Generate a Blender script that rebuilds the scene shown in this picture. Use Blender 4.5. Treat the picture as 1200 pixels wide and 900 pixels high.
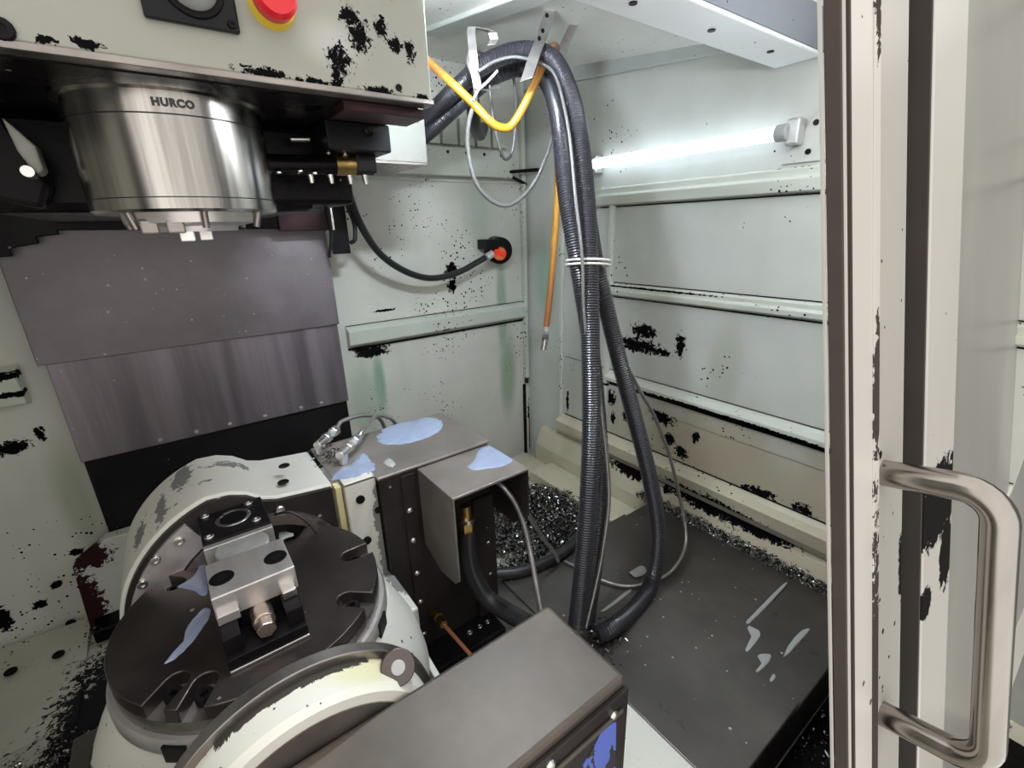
import bpy, bmesh, math, random
from mathutils import Vector, Matrix

# ------------------------------------------------------------------ camera, world, exposure
for o in list(bpy.data.objects): bpy.data.objects.remove(o)
SC = bpy.context.scene
COL = SC.collection
CAM_Z = 1.0
cd = bpy.data.cameras.new('camera'); cam = bpy.data.objects.new('camera', cd); COL.objects.link(cam)
cd.sensor_width = 36.0; cd.lens = 16.35; cd.clip_start = 0.005
_r = ((0.80179304, -0.59691149, -0.02871567), (-0.213122, -0.24072022, -0.94690696), (0.5583072, 0.76534335, -0.32022277))
cam.matrix_world = Matrix(((_r[0][0], -_r[1][0], -_r[2][0], 0), (_r[0][1], -_r[1][1], -_r[2][1], 0), (_r[0][2], -_r[1][2], -_r[2][2], CAM_Z), (0, 0, 0, 1)))
SC.camera = cam
W = bpy.data.worlds.new('workshop'); SC.world = W; W.use_nodes = True
W.node_tree.nodes['Background'].inputs[0].default_value = (1.0, 0.965, 0.92, 1)
W.node_tree.nodes['Background'].inputs[1].default_value = 0.60
SC.view_settings.view_transform = 'Standard'; SC.view_settings.look = 'None'
SC.view_settings.gamma = 1.0; SC.view_settings.use_curve_mapping = False
SC.view_settings.exposure = 1.45
LAMP_POWER = 1.35
FILL_LAMP_POWER = 9.0
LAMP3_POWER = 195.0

# ------------------------------------------------------------------ materials
MATS = {}
class NT:
    def __init__(s, name):
        s.m = bpy.data.materials.new(name); s.m.use_nodes = True; s.t = s.m.node_tree
        s.b = s.t.nodes['Principled BSDF']; MATS[name] = s.m; s._pos = None
    def n(s, typ, **k):
        x = s.t.nodes.new(typ)
        for a, v in k.items(): setattr(x, a, v)
        return x
    def l(s, a, b): s.t.links.new(a, b)
    @property
    def pos(s):
        if s._pos is None: s._pos = s.n('ShaderNodeNewGeometry').outputs['Position']
        return s._pos
    def put(s, sock, v):
        if hasattr(v, 'is_linked') or isinstance(v, bpy.types.NodeSocket): s.l(v, sock)
        elif isinstance(v, (tuple, list)) and len(v) == 3 and sock.type == 'RGBA': sock.default_value = (*v, 1)
        else: sock.default_value = v
    def math(s, op, a, b=None, c=None, clamp=False):
        x = s.n('ShaderNodeMath', operation=op, use_clamp=clamp)
        for i, v in enumerate((a, b, c)):
            if v is not None: s.put(x.inputs[i], v)
        return x.outputs[0]
    def vmath(s, op, a, b=None):
        x = s.n('ShaderNodeVectorMath', operation=op)
        s.put(x.inputs[0], a)
        if b is not None: s.put(x.inputs[1], b)
        return x.outputs['Value'] if op in ('LENGTH', 'DOT_PRODUCT', 'DISTANCE') else x.outputs['Vector']
    def noise(s, scale, detail=3, rough=.55, stretch=None, dist=0):
        v = s.pos
        if stretch: v = s.vmath('MULTIPLY', v, stretch)
        x = s.n('ShaderNodeTexNoise'); s.l(v, x.inputs['Vector'])
        x.inputs['Scale'].default_value = scale; x.inputs['Detail'].default_value = detail
        x.inputs['Roughness'].default_value = rough; x.inputs['Distortion'].default_value = dist
        return x.outputs['Fac']
    def voro(s, scale, rnd=1.0, stretch=None):
        v = s.pos
        if stretch: v = s.vmath('MULTIPLY', v, stretch)
        x = s.n('ShaderNodeTexVoronoi'); s.l(v, x.inputs['Vector']); x.inputs['Scale'].default_value = scale
        x.inputs['Randomness'].default_value = rnd
        return x
    def mix(s, f, a, b):
        x = s.n('ShaderNodeMix', data_type='RGBA')
        s.put(x.inputs[0], f); s.put(x.inputs[6], a); s.put(x.inputs[7], b)
        return x.outputs[2]
    def step(s, v, lo, hi):
        x = s.n('ShaderNodeMapRange'); x.interpolation_type = 'SMOOTHSTEP'
        s.put(x.inputs[0], v); x.inputs[1].default_value = lo; x.inputs[2].default_value = hi
        return x.outputs[0]
    def blobs(s, lst):
        out = None
        for c, r in lst:
            d = s.vmath('SUBTRACT', s.pos, tuple(c))
            d = s.vmath('MULTIPLY', d, tuple(1 / q for q in r))
            v = s.math('SUBTRACT', 1.0, s.vmath('LENGTH', d))
            out = v if out is None else s.math('MAXIMUM', out, v)
        return out
    def bump(s, h, strength=.3, dist=.002):
        x = s.n('ShaderNodeBump'); x.inputs['Strength'].default_value = strength; x.inputs['Distance'].default_value = dist
        s.l(h, x.inputs['Height']); s.l(x.outputs[0], s.b.inputs['Normal'])
    def fin(s, col=None, rough=None, metal=None, **k):
        if col is not None: s.put(s.b.inputs['Base Color'], col)
        if rough is not None: s.put(s.b.inputs['Roughness'], rough)
        if metal is not None: s.put(s.b.inputs['Metallic'], metal)
        for a, v in k.items(): s.put(s.b.inputs[a], v)
        return s.m

def paint(name, base, chips=(), specks=.5, stains=(), chipcol=(.004, .0035, .004), chipamp=1.0, rough=.38, dirt=.25, fs=70, extra=()):
    """sheet metal paint: grime, fine black specks, bare patches with ragged edges, coloured coolant runs"""
    t = NT(name)
    big = t.noise(3.0, 4); fine = t.noise(40, 4, .65)
    col = t.mix(t.step(big, .35, .75), base, tuple(c * (1 - dirt) for c in base))
    runs = t.noise(9, 3, .5, (1, 1, .10))
    col = t.mix(t.math('MULTIPLY', t.step(runs, .5, .8), dirt * 1.1), col, tuple(c * .62 for c in base))
    for (blist, sc) in stains:
        m = t.blobs(blist); m = t.math('ADD', m, t.math('MULTIPLY', t.math('SUBTRACT', runs, .5), .7))
        col = t.mix(t.math('MULTIPLY', t.step(m, .05, .75), .8), col, sc)
    masks = []
    if specks > 0:
        v = t.voro(115)
        rnd = t.n('ShaderNodeSeparateColor'); t.l(v.outputs['Color'], rnd.inputs[0])
        region = t.step(t.noise(4.2, 2), .40, .72)
        thr = t.math('MULTIPLY', t.math('MULTIPLY', t.step(rnd.outputs[0], 1 - .6 * specks, 1.0), .48), region)
        d = t.math('ADD', v.outputs['Distance'], t.math('MULTIPLY', t.math('SUBTRACT', fine, .5), .25))
        masks.append(t.math('LESS_THAN', d, thr))
    for ch, amp, fs in ((chips, chipamp, fs), ) + tuple(extra):
        if ch:
            m = t.blobs(ch)
            nz = t.noise(fs, 6, .72, None, .6)
            m = t.math('ADD', m, t.math('MULTIPLY', t.math('SUBTRACT', nz, .5), 5.0 * amp))
            masks.append(t.math('GREATER_THAN', m, .22))
    mask = None
    for m in masks: mask = m if mask is None else t.math('MAXIMUM', mask, m)
    if mask is not None:
        col = t.mix(mask, col, chipcol)
        hh = t.math('SUBTRACT', t.math('MULTIPLY', fine, .15), mask)
        t.bump(hh, .35, .0012)
    else: t.bump(fine, .12, .001)
    r = t.math('ADD', rough, t.math('MULTIPLY', t.math('SUBTRACT', big, .5), .25))
    if mask is not None: r = t.math('ADD', r, t.math('MULTIPLY', mask, .6), clamp=True)
    sp = .32 if mask is None else t.math('MULTIPLY', t.math('SUBTRACT', 1.0, t.math('MULTIPLY', mask, .8)), .32)
    return t.fin(col, r, 0.0, **{'Specular IOR Level': sp})

def metal(name, base, rough=.4, met=.85, var=.3, stretch=None, scale=8, bump=.05, specks=0, speckcol=(.5, .5, .48), mottle=None):
    t = NT(name)
    a = t.noise(scale, 5, .6, stretch); f = t.noise(90, 3, .6, stretch)
    col = t.mix(t.step(a, .3, .72), tuple(c * (1 - var) for c in base), tuple(min(1, c * (1 + var)) for c in base))
    if mottle is not None: col = t.mix(t.math('MULTIPLY', t.step(t.noise(scale * .4, 4), .48, .7), .7), col, mottle)
    if specks:
        v = t.voro(70); q = t.n('ShaderNodeSeparateColor'); t.l(v.outputs['Color'], q.inputs[0])
        thr = t.math('MULTIPLY', t.step(q.outputs[0], 1 - specks, 1.0), .2)
        col = t.mix(t.math('LESS_THAN', v.outputs['Distance'], thr), col, speckcol)
    t.bump(f, bump, .001)
    return t.fin(col, t.math('ADD', rough, t.math('MULTIPLY', t.math('SUBTRACT', a, .5), .3)), met, **({'Specular IOR Level': .10} if met < .35 else {}))

def plain(name, col, rough=.5, met=0.0, var=.15, scale=20, **k):
    t = NT(name); a = t.noise(scale, 3)
    c = t.mix(a, tuple(x * (1 - var) for x in col), tuple(min(1, x * (1 + var)) for x in col))
    return t.fin(c, rough, met, **k)

WALL = (.62, .62, .555)
GREEN = (.16, .30, .18)
paint('paint_back', WALL, specks=.75, dirt=.16,
      chips=[((0.5205, 1.5000, 0.6165), (.075,.1,.022)), ((0.4882, 1.5000, 0.6369), (.04,.1,.03)), ((0.8446, 1.5000, 0.8547), (.035,.1,.035)), ((0.8405, 1.5000, 0.8039), (.022,.1,.03)),
             ((0.5781, 1.4700, 0.7480), (.05,.1,.006)), ((1.1815, 1.5000, 0.1513), (.012,.1,.14)), ((-0.3663, 1.5000, 0.5427), (.045,.1,.02)), ((-0.3099, 1.5000, 0.5631), (.011,.1,.024)),
             ((-0.3263, 1.5000, 0.2292), (.018,.1,.012)), ((-0.3842, 1.5000, 0.1571), (.018,.1,.012)), ((-0.4264, 1.5000, 0.1186), (.02,.1,.015)), ((-0.4955, 1.5000, 0.1148), (.02,.1,.05)), ((-0.4895, 1.5000, 0.0222), (.05,.1,.011)), ((-0.4299, 1.5000, 0.0163), (.05,.1,.007))],
      chipamp=.5, stains=[([((0.5298, 1.5000, 0.4994), (.030,.2,.15))], (.10,.27,.14)), ([((1.0556, 1.5000, 0.7008), (.035,.2,.30)), ((1.0780, 1.5000, 0.4136), (.06,.2,.25))], (.24,.34,.23)), ([((0.4779, 1.5000, 0.4494), (.09,.2,.2))], (.37,.45,.34)),
              ([((0.9655, 1.5000, 1.0491), (.10,.2,.20))], (.40,.47,.39)), ([((-0.2933, 1.5000, 0.3623), (.05,.2,.25))], (.36,.40,.30))])
paint('paint_ledge', (.58, .62, .54), specks=.8, dirt=.15, chips=[((0.5275, 1.4600, 0.7224), (.12,.1,.008)), ((-0.3153, 1.4600, 0.7198), (.08,.1,.010)), ((-0.3264, 1.4600, 0.6782), (.08,.1,.008))], chipamp=.5)
paint('paint_right', (.61, .63, .59), specks=.6, dirt=.16,
      chips=[((1.1850, 0.9407, 0.6279), (.2,.13,.028)), ((1.1850, 0.8421, 0.6215), (.2,.05,.014)), ((1.1850, 0.9107, 0.6774), (.2,.06,.025)), ((1.1850, 0.7794, 0.6545), (.2,.02,.04)),
             ((1.1850, 1.0350, 0.4193), (.2,.03,.035)), ((1.1850, 1.0231, 0.3450), (.2,.014,.03)), ((1.1850, 0.9703, 0.3683), (.2,.014,.02)), ((1.1850, 0.8203, 0.4102), (.2,.06,.026)), ((1.1850, 0.7921, 0.3458), (.2,.03,.025)), ((1.1850, 0.7431, 0.3199), (.2,.03,.025)), ((1.1850, 0.6999, 0.3852), (.2,.015,.022)),
             ((1.1850, 0.4962, 0.2954), (.2,.055,.018)), ((1.1850, 0.3883, 0.2974), (.2,.03,.022)), ((1.1850, 1.2569, 0.3427), (.2,.01,.05))],
      chipamp=.62, stains=[([((1.1850, 1.3821, 0.7969), (.2,.10,.22))], (.30,.45,.36)), ([((1.1850, 0.6242, 0.3251), (.2,.75,.26))], (.43,.36,.25)), ([((1.1850, 0.6349, 0.6211), (.2,.07,.2))], (.42,.45,.37))])
paint('paint_rib', (.62, .65, .58), specks=1.0, dirt=.12, chips=[((1.1650, 1.0833, 0.4688), (.2,.2,.006)), ((1.1650, 0.6320, 0.4891), (.2,.35,.006)), ((1.1650, 0.8893, 0.8085), (.2,.3,.004))], chipamp=.45)
paint('paint_strip', (.62, .565, .43), specks=.5, dirt=.2, chips=[((1.1650, 0.9118, 0.1881), (.2,.12,.030)), ((1.1650, 0.6249, 0.2035), (.2,.25,.040)), ((1.1650, 0.4952, 0.1926), (.2,.14,.022))], chipamp=.45)
paint('paint_guard', (.55, .56, .50), specks=.6, dirt=.2, chipcol=(.030, .011, .012), chips=[((-.325, 1.40, .13), (.045, .3, .14)), ((-.285, 1.40, .255), (.05, .3, .04)), ((-.275, 1.40, .06), (.03, .3, .02))], chipamp=.45)
paint('paint_floor', (.50, .49, .41), specks=.8, dirt=.25, chips=[((-.29, 1.07, .03), (.13, .32, .2)), ((-.24, 1.2, .03), (.08, .35, .2)), ((-.5, .88, .03), (.6, .26, .2))], chipamp=.45, chipcol=(.018, .016, .017))  # left floor patches: wet zone and swarf, plus heavy shade put into the colour
paint('paint_ceiling', (.90, .90, .85), specks=.25, dirt=.15)
paint('paint_beam', (.50, .53, .50), specks=.25, dirt=.15)
paint('paint_box', (.24, .24, .215), specks=.4, dirt=.15)
paint('paint_beam_shaded', (.17, .185, .21), specks=.15, dirt=.1)  # beam front darkened in its colour to stand in for shade
paint('paint_beam_lit', (.88, .89, .90), specks=.12, dirt=.05)  # beam colour raised so the underside looks brightly lit
paint('paint_head', (.315, .315, .275), specks=.18, dirt=.12,
      chips=[((0.2200, 0.6200, 1.1883), (.016,.1,.017)), ((0.2145, 0.6200, 1.1706), (.007,.1,.016)), ((0.2468, 0.6200, 1.2162), (.015,.1,.020)), ((0.2364, 0.6200, 1.2341), (.012,.1,.012)), ((0.2754, 0.6200, 1.2289), (.010,.1,.012)), ((0.2922, 0.6200, 1.2144), (.010,.1,.010)), ((0.3099, 0.6200, 1.2109), (.008,.1,.014)),
             ((0.1367, 0.6200, 1.1641), (.030,.1,.006)), ((0.1847, 0.6200, 1.1624), (.020,.1,.004)), ((0.2650, 0.6200, 1.1620), (.025,.1,.006)), ((-0.0357, 0.6200, 1.1643), (.008,.1,.004)), ((-0.0089, 0.6200, 1.1663), (.012,.1,.005)), ((0.3225, 0.6200, 1.1612), (.012,.1,.006))], chipamp=.75, fs=150, stains=[([((0.2098, 0.6200, 1.2033), (.055,.1,.040))], (.43,.43,.41))])
paint('paint_case', (.66, .645, .585), specks=.3, dirt=.14, chips=[((0.0153, 0.8502, 0.6200), (.05,.02,.03)), ((-0.0070, 0.7935, 0.6200), (.025,.015,.03)), ((-0.0403, 0.8500, 0.6233), (.02,.05,.05)), ((-0.0739, 0.8000, 0.6258), (.012,.06,.03)), ((-0.1061, 0.8000, 0.5957), (.012,.04,.05))], chipamp=.4, chipcol=(.20, .20, .19),
      extra=[([((0.2220, 0.7100, 0.4416), (.012,.1,.20)), ((0.2488, 0.7100, 0.2871), (.012,.1,.14))], .5, 40)])
paint('paint_cradle', (.68, .67, .61), specks=.75, dirt=.15, chips=[((.02,.387,.60),(.2,.010,.03)), ((-.19, .62, .40), (.02, .3, .05)), ((-.05, .352, .570), (.02,.02,.02))], chipamp=.35, chipcol=(.055, .048, .042), stains=[([((.08,.375,.585),(.09,.03,.03))], (.60,.57,.33))])
paint('paint_door', (.54, .515, .48), specks=.12, dirt=.05, chipcol=(.11, .085, .075), rough=.33)
paint('paint_door_worn', (.42, .40, .372), specks=.3, dirt=.08, rough=.33, chipcol=(.012, .010, .010),
      chips=[((0.5642, 0.0920, 0.6523), (.022,.2,.055)), ((0.5889, 0.0850, 0.5917), (.007,.2,.05)), ((0.4429, 0.0620, 0.6076), (.014,.2,.03)), ((0.4950, 0.1050, 0.7922), (.006,.2,.005))], chipamp=.28)
paint('paint_door_scraped', (.50, .48, .45), specks=.2, dirt=.08, rough=.33, chipcol=(.010, .009, .009),
      chips=[((.655, .09, .690), (.12,.3,.060)), ((.69, .08, .615), (.035,.3,.06)), ((.61, .07, .585), (.03,.2,.025))], chipamp=.22)
paint('paint_door_edge', (.54, .515, .48), specks=.2, dirt=.05, chips=[((.4635, .05, .36), (.03, .8, .50)), ((.4635, .10, .86), (.012, .8, .07)), ((.4635, .10, 1.2), (.012, .8, .10))], chipamp=.34, chipcol=(.055, .045, .04))
paint('paint_cabinet', (.13, .14, .125), specks=.1)
plain('door_edge_bare', (.06, .048, .042), .6, 0, **{'Specular IOR Level': .1})
plain('door_groove', (.06, .053, .048), .7, **{'Specular IOR Level': .1})
plain('edge_dark', (.075, .063, .055), .6, **{'Specular IOR Level': .1})
metal('bolt_steel', (.55, .46, .40), .3, .9, .2, None, 20, .03)
metal('plate_steel', (.17, .148, .160), .42, .55, .22, None, 6, .04, .25, (.35, .33, .34), (.13, .110, .120))
metal('plate_steel_streaked', (.21, .18, .20), .42, .55, .35, (1, 1, .06), 14, .05, .10, (.35, .33, .34))
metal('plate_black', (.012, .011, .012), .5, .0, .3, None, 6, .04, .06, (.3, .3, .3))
metal('floor_cover_steel', (.115, .104, .097), .33, .6, .25, None, 5, .04, .22, (.5, .5, .48), (.08, .07, .066))
metal('oily_black', (.005, .0035, .004), .28, .0, .4, None, 14, .25, .25, (.25, .22, .22))
metal('rust_black', (.030, .013, .014), .35, .0, .5, None, 12, .2, .2, (.3, .25, .25))
metal('spindle_steel', (.43, .41, .385), .21, 1.0, .5, (1, 1, .04), 30, .04)  # vertical colour streaks stand in for reflections on the steel
metal('bright_steel', (.66, .64, .62), .28, 1.0, .15, None, 20, .03)
metal('stainless', (.34, .315, .29), .20, 1.0, .10, (1, 1, .2), 30, .03)
metal('table_steel', (.090, .074, .070), .34, .8, .22, None, 9, .05, .06, (.5, .5, .5))
metal('rim_steel', (.27, .245, .23), .30, .85, .25, None, 12, .06)
metal('machined', (.60, .565, .55), .33, .7, .12, (1, .2, 1), 30, .04)
metal('black_oxide', (.009, .008, .009), .34, .0, .3, None, 20, .05)
metal('cover_zinc', (.105, .088, .072), .50, .45, .32, None, 5, .05, .05, (.09, .08, .07), (.105, .09, .075))
metal('cover_brown', (.31, .275, .25), .42, .6, .25, None, 6, .05, .05, (.3, .3, .3), (.17, .15, .13))
metal('panel_dark', (.036, .029, .029), .40, .3, .3, None, 7, .05, .05, (.3, .3, .3))
metal('brass', (.45, .30, .10), .35, 1.0, .3, None, 25, .05)
plain('copper_tube', (.62, .24, .10), .35, .5)
plain('hose_black', (.028, .027, .034), .30, .0, .3, 60)
plain('hose_smooth', (.018, .017, .019), .38, .0, .2, 40)
plain('cable_grey', (.14, .14, .135), .4)
plain('cable_black', (.014, .014, .015), .30)
metal('conduit', (.36, .34, .33), .35, .8, .15, None, 40, .1)
metal('galvanised', (.58, .58, .57), .38, .6, .2, None, 20, .1)
plain('tie_white', (.62, .60, .56), .45)
plain('plastic_red', (.62, .012, .02), .3)
plain('plastic_yellow', (.75, .52, .02), .35)
plain('plastic_black', (.006, .006, .007), .35, **{'Specular IOR Level': .2})
plain('pearl_grey', (.35, .36, .36), .35)
plain('cream_seal', (.62, .54, .28), .5)
plain('coolant', (.27, .32, .45), .16, 0, .10, 60)
plain('coolant_pale', (.36, .37, .36), .2, 0, .12, 60)
plain('engraving_dark', (.03, .028, .028), .5)
plain('seal_grey', (.30, .29, .28), .45, .2)
t = NT('sticker_blue'); nz = t.noise(38, 4, .6, (1, 1, .6))
t.fin(t.mix(t.math('GREATER_THAN', nz, .56), (.075, .12, .46), (.012, .011, .014)), .5)
t = NT('tube_lit'); t.fin((1, 1, 1), .4, 0, **{'Emission Color': (.78, .88, 1.0), 'Emission Strength': LAMP_POWER})
t = NT('tube_lit_fill'); t.fin((1, 1, 1), .4, 0, **{'Emission Color': (.90, .95, 1.0), 'Emission Strength': FILL_LAMP_POWER})
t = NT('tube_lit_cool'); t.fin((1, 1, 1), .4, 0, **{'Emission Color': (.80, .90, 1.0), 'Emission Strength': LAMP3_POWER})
t = NT('lens_red'); t.fin(t.mix(t.step(t.noise(45, 2), .46, .54), (.42, .02, .01), (.20, .13, .05)), .15, 0, **{'Emission Color': (1.0, .08, .03), 'Emission Strength': .12})
t = NT('window_acrylic')
t.fin(t.mix(t.step(t.noise(5, 3, .5, (1, 1, .3)), .35, .7), (.30, .295, .275), (.25, .246, .23)), .30, 0, **{'Transmission Weight': .06, 'IOR': 1.2})
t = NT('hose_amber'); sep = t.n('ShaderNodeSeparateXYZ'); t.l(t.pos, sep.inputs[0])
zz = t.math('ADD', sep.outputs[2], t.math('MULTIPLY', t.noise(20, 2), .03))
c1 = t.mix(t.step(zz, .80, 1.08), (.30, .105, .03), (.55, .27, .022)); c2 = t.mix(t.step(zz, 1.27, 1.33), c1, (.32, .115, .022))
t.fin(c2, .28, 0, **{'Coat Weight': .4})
t = NT('swarf'); v = t.voro(220); q = t.n('ShaderNodeSeparateColor'); t.l(v.outputs['Color'], q.inputs[0])
t.fin(t.mix(t.step(q.outputs[0], .58, 1.0), (.012, .011, .012), (.72, .71, .70)), .26, .85)

# ------------------------------------------------------------------ mesh helpers
class MB:
    def __init__(s): s.v = []; s.f = []
    def add(s, vs, fs):
        k = len(s.v); s.v += [tuple(p) for p in vs]; s.f += [tuple(i + k for i in f) for f in fs]; return s
    def box(s, x0, x1, y0, y1, z0, z1):
        return s.add([(x0,y0,z0),(x1,y0,z0),(x1,y1,z0),(x0,y1,z0),(x0,y0,z1),(x1,y0,z1),(x1,y1,z1),(x0,y1,z1)],
                     [(0,3,2,1),(4,5,6,7),(0,1,5,4),(1,2,6,5),(2,3,7,6),(3,0,4,7)])
    def hexa(s, lo, hi):
        """eight corners: four below, four above, both counter-clockwise"""
        return s.add(list(lo) + list(hi), [(0,3,2,1),(4,5,6,7),(0,1,5,4),(1,2,6,5),(2,3,7,6),(3,0,4,7)])
    def prism(s, poly, axis, a, b):
        n = len(poly)
        def P(u, w, t): return {'x': (t, u, w), 'y': (u, t, w), 'z': (u, w, t)}[axis]
        vs = [P(u, w, a) for u, w in poly] + [P(u, w, b) for u, w in poly]
        return s.add(vs, [tuple(range(n))[::-1], tuple(range(n, 2 * n))] + [(i, (i+1) % n, n + (i+1) % n, n + i) for i in range(n)])
    def ring(s, prof, c, axis='z', seg=48, a0=0, a1=360, closed=None):
        """lathe of (radius, height) profile round an axis through c"""
        full = abs(a1 - a0) >= 360; m = seg if full else seg + 1; n = len(prof); vs = []
        for i in range(m):
            a = math.radians(a0 + (a1 - a0) * i / seg); ca, sa = math.cos(a), math.sin(a)
            for r, h in prof:
                vs.append({'z': (c[0]+r*ca, c[1]+r*sa, c[2]+h), 'y': (c[0]+r*ca, c[1]+h, c[2]+r*sa), 'x': (c[0]+h, c[1]+r*ca, c[2]+r*sa)}[axis])
        fs = []
        for i in range(seg):
            j = (i + 1) % m if full else i + 1
            for k in range(n - 1): fs.append((i*n+k, j*n+k, j*n+k+1, i*n+k+1))
            if closed: fs.append((i*n+n-1, j*n+n-1, j*n, i*n))
        if not full and closed: fs += [tuple(range(n)), tuple(range(seg*n, seg*n+n))[::-1]]
        return s.add(vs, fs)
    def cyl(s, p0, p1, r, seg=16, r1=None):
        p0, p1 = Vector(p0), Vector(p1); d = (p1 - p0).normalized(); r1 = r if r1 is None else r1
        u = d.orthogonal().normalized(); w = d.cross(u); vs = []
        for p, q in ((p0, r), (p1, r1)):
            for i in range(seg):
                a = 2 * math.pi * i / seg; vs.append(p + (u * math.cos(a) + w * math.sin(a)) * q)
        return s.add(vs, [(i, (i+1) % seg, seg + (i+1) % seg, seg + i) for i in range(seg)] + [tuple(range(seg))[::-1], tuple(range(seg, 2*seg))])
    def tube(s, pts, rad, seg=10):
        """sweep; rad is a number or one number per point"""
        pts = [Vector(p) for p in pts]; n = len(pts); rr = rad if isinstance(rad, (list, tuple)) else [rad] * n
        d = (pts[1] - pts[0]).normalized(); u = d.orthogonal().normalized(); vs = []
        for i, p in enumerate(pts):
            t = (pts[min(i+1, n-1)] - pts[max(i-1, 0)]).normalized()
            u = (u - t * u.dot(t)).normalized(); w = t.cross(u)
            for k in range(seg):
                a = 2 * math.pi * k / seg; vs.append(p + (u * math.cos(a) + w * math.sin(a)) * rr[i])
        fs = [(i*seg+k, i*seg+(k+1) % seg, (i+1)*seg+(k+1) % seg, (i+1)*seg+k) for i in range(n-1) for k in range(seg)]
        return s.add(vs, fs + [tuple(range(seg))[::-1], tuple(range((n-1)*seg, n*seg))])
    def build(s, name, mat, parent=None, smooth=None, bevel=0, seg=2):
        c = [sum(v[k] for v in s.v) / len(s.v) for k in range(3)]
        zmin = min(v[2] for v in s.v); c[2] = zmin
        me = bpy.data.meshes.new(name); me.from_pydata([(v[0]-c[0], v[1]-c[1], v[2]-c[2]) for v in s.v], [], s.f)
        bm = bmesh.new(); bm.from_mesh(me); bmesh.ops.recalc_face_normals(bm, faces=bm.faces); bm.to_mesh(me); bm.free()
        me.materials.append(MATS[mat])
        if smooth is not None:
            me.polygons.foreach_set('use_smooth', [True] * len(me.polygons))
            try: me.set_sharp_from_angle(angle=math.radians(smooth))
            except Exception: pass
        o = bpy.data.objects.new(name, me); COL.objects.link(o)
        if bevel:
            md = o.modifiers.new('edge', 'BEVEL'); md.width = bevel; md.segments = seg; md.limit_method = 'ANGLE'; md.angle_limit = math.radians(40)
        off = Vector((0, 0, 0))
        if parent is not None:
            o.parent = parent; q = parent
            while q is not None: off += q.location; q = q.parent
        o.location = Vector(c) - off
        return o
def spline(pts, n=8):
    """Catmull-Rom through the points"""
    P = [Vector(p) for p in pts]; P = [P[0]*2 - P[1]] + P + [P[-1]*2 - P[-2]]; out = []
    for i in range(1, len(P) - 2):
        for k in range(n):
            t = k / n; a, b, c, d = P[i-1], P[i], P[i+1], P[i+2]
            out.append(.5 * ((2*b) + (c-a)*t + (2*a-5*b+4*c-d)*t*t + (3*b-a-3*c+d)*t**3))
    return out + [P[-2]]
def resample(pts, step):
    out = [pts[0]]; acc = 0
    for a, b in zip(pts, pts[1:]):
        L = (b - a).length; pos = step - acc
        while pos <= L: out.append(a + (b - a) * (pos / L)); pos += step
        acc = (acc + L) % step if L else acc
        acc = L - (pos - step)
    return out
def tag(o, label, cat, group=None, kind=None):
    o['label'] = label; o['category'] = cat
    if group: o['group'] = group
    if kind: o['kind'] = kind
    return o
def empty(name, loc, label, cat, group=None):
    o = bpy.data.objects.new(name, None); COL.objects.link(o); o.location = loc; o.empty_display_size = .02
    return tag(o, label, cat, group)
def struct(o): o['kind'] = 'structure'; return o
def hexpoly(r, n=6): return [(r*math.cos(2*math.pi*i/n), r*math.sin(2*math.pi*i/n)) for i in range(n)]
_screws = {}
def screw(p, axis, r, parent, mat='bright_steel', h=.003, name='screw', socket=True):
    """socket-head screw; alike ones share one mesh"""
    key = (axis, r, mat, h, socket)
    if key not in _screws:
        m = MB(); prof = [(r*.45, h*.5), (r*.45, h), (r*.85, h), (r, h*.7), (r, 0)] if socket else [(0.0001, h), (r*.6, h*.9), (r, h*.3), (r, 0)]
        sg = -1 if axis.startswith('-') else 1; ax = axis[-1]
        m.ring([(0.0001, prof[0][1]*sg)] + [(a, b*sg) for a, b in prof], (0, 0, 0), ax, 12)
        me = bpy.data.meshes.new(name); me.from_pydata(m.v, [], m.f)
        bm = bmesh.new(); bm.from_mesh(me); bmesh.ops.recalc_face_normals(bm, faces=bm.faces); bm.to_mesh(me); bm.free()
        me.materials.append(MATS[mat]); _screws[key] = me
    o = bpy.data.objects.new(name, _screws[key]); COL.objects.link(o)
    off = Vector((0, 0, 0)); q = parent
    while q is not None: off += q.location; q = q.parent
    o.parent = parent; o.location = Vector(p) - off
    return o

# ------------------------------------------------------------------ the setting
XR, YB = 1.185, 1.5
wb = struct(MB().box(-.80, XR + .03, YB, YB + .03, -.02, 1.56).build('wall_back', 'paint_back'))
MB().prism([(YB, .640), (YB - .028, .655), (YB - .034, .700), (YB, .712)], 'x', .44, 1.157).build('ledge', 'paint_ledge', wb, bevel=.003)
MB().prism([(YB, .640), (YB - .05, .652), (YB - .055, .722), (YB, .736)], 'x', -.80, -.302).build('ledge', 'paint_ledge', wb, bevel=.004)
MB().box(.40, 1.09, YB - .05, YB, 1.165, 1.25).build('folded_panel', 'paint_ledge', wb, bevel=.003)
MB().box(.40, 1.16, YB - .008, YB, 1.150, 1.158).build('seam', 'paint_ledge', wb, bevel=.001)
for i in range(6): MB().box(.70 + i*.066, .756 + i*.066, YB - .022, YB, 1.262, 1.345).build('slat', 'paint_ledge', wb, bevel=.003)
for x in (.83, .90, .97, 1.04): screw((x, YB - .05, 1.235), '-y', .005, wb, 'black_oxide')
MB().prism([(-.8, .045), (-.335, .012), (-.335, .0), (-.8, .0)], 'y', YB - .02, YB).build('base_seam', 'paint_ledge', wb, bevel=.002)
for p in ((-0.3657, 1.4900, 0.0176), (-0.3846, 1.4900, 0.0385)): screw(p, '-y', .011, wb, 'black_oxide', .004)

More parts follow.
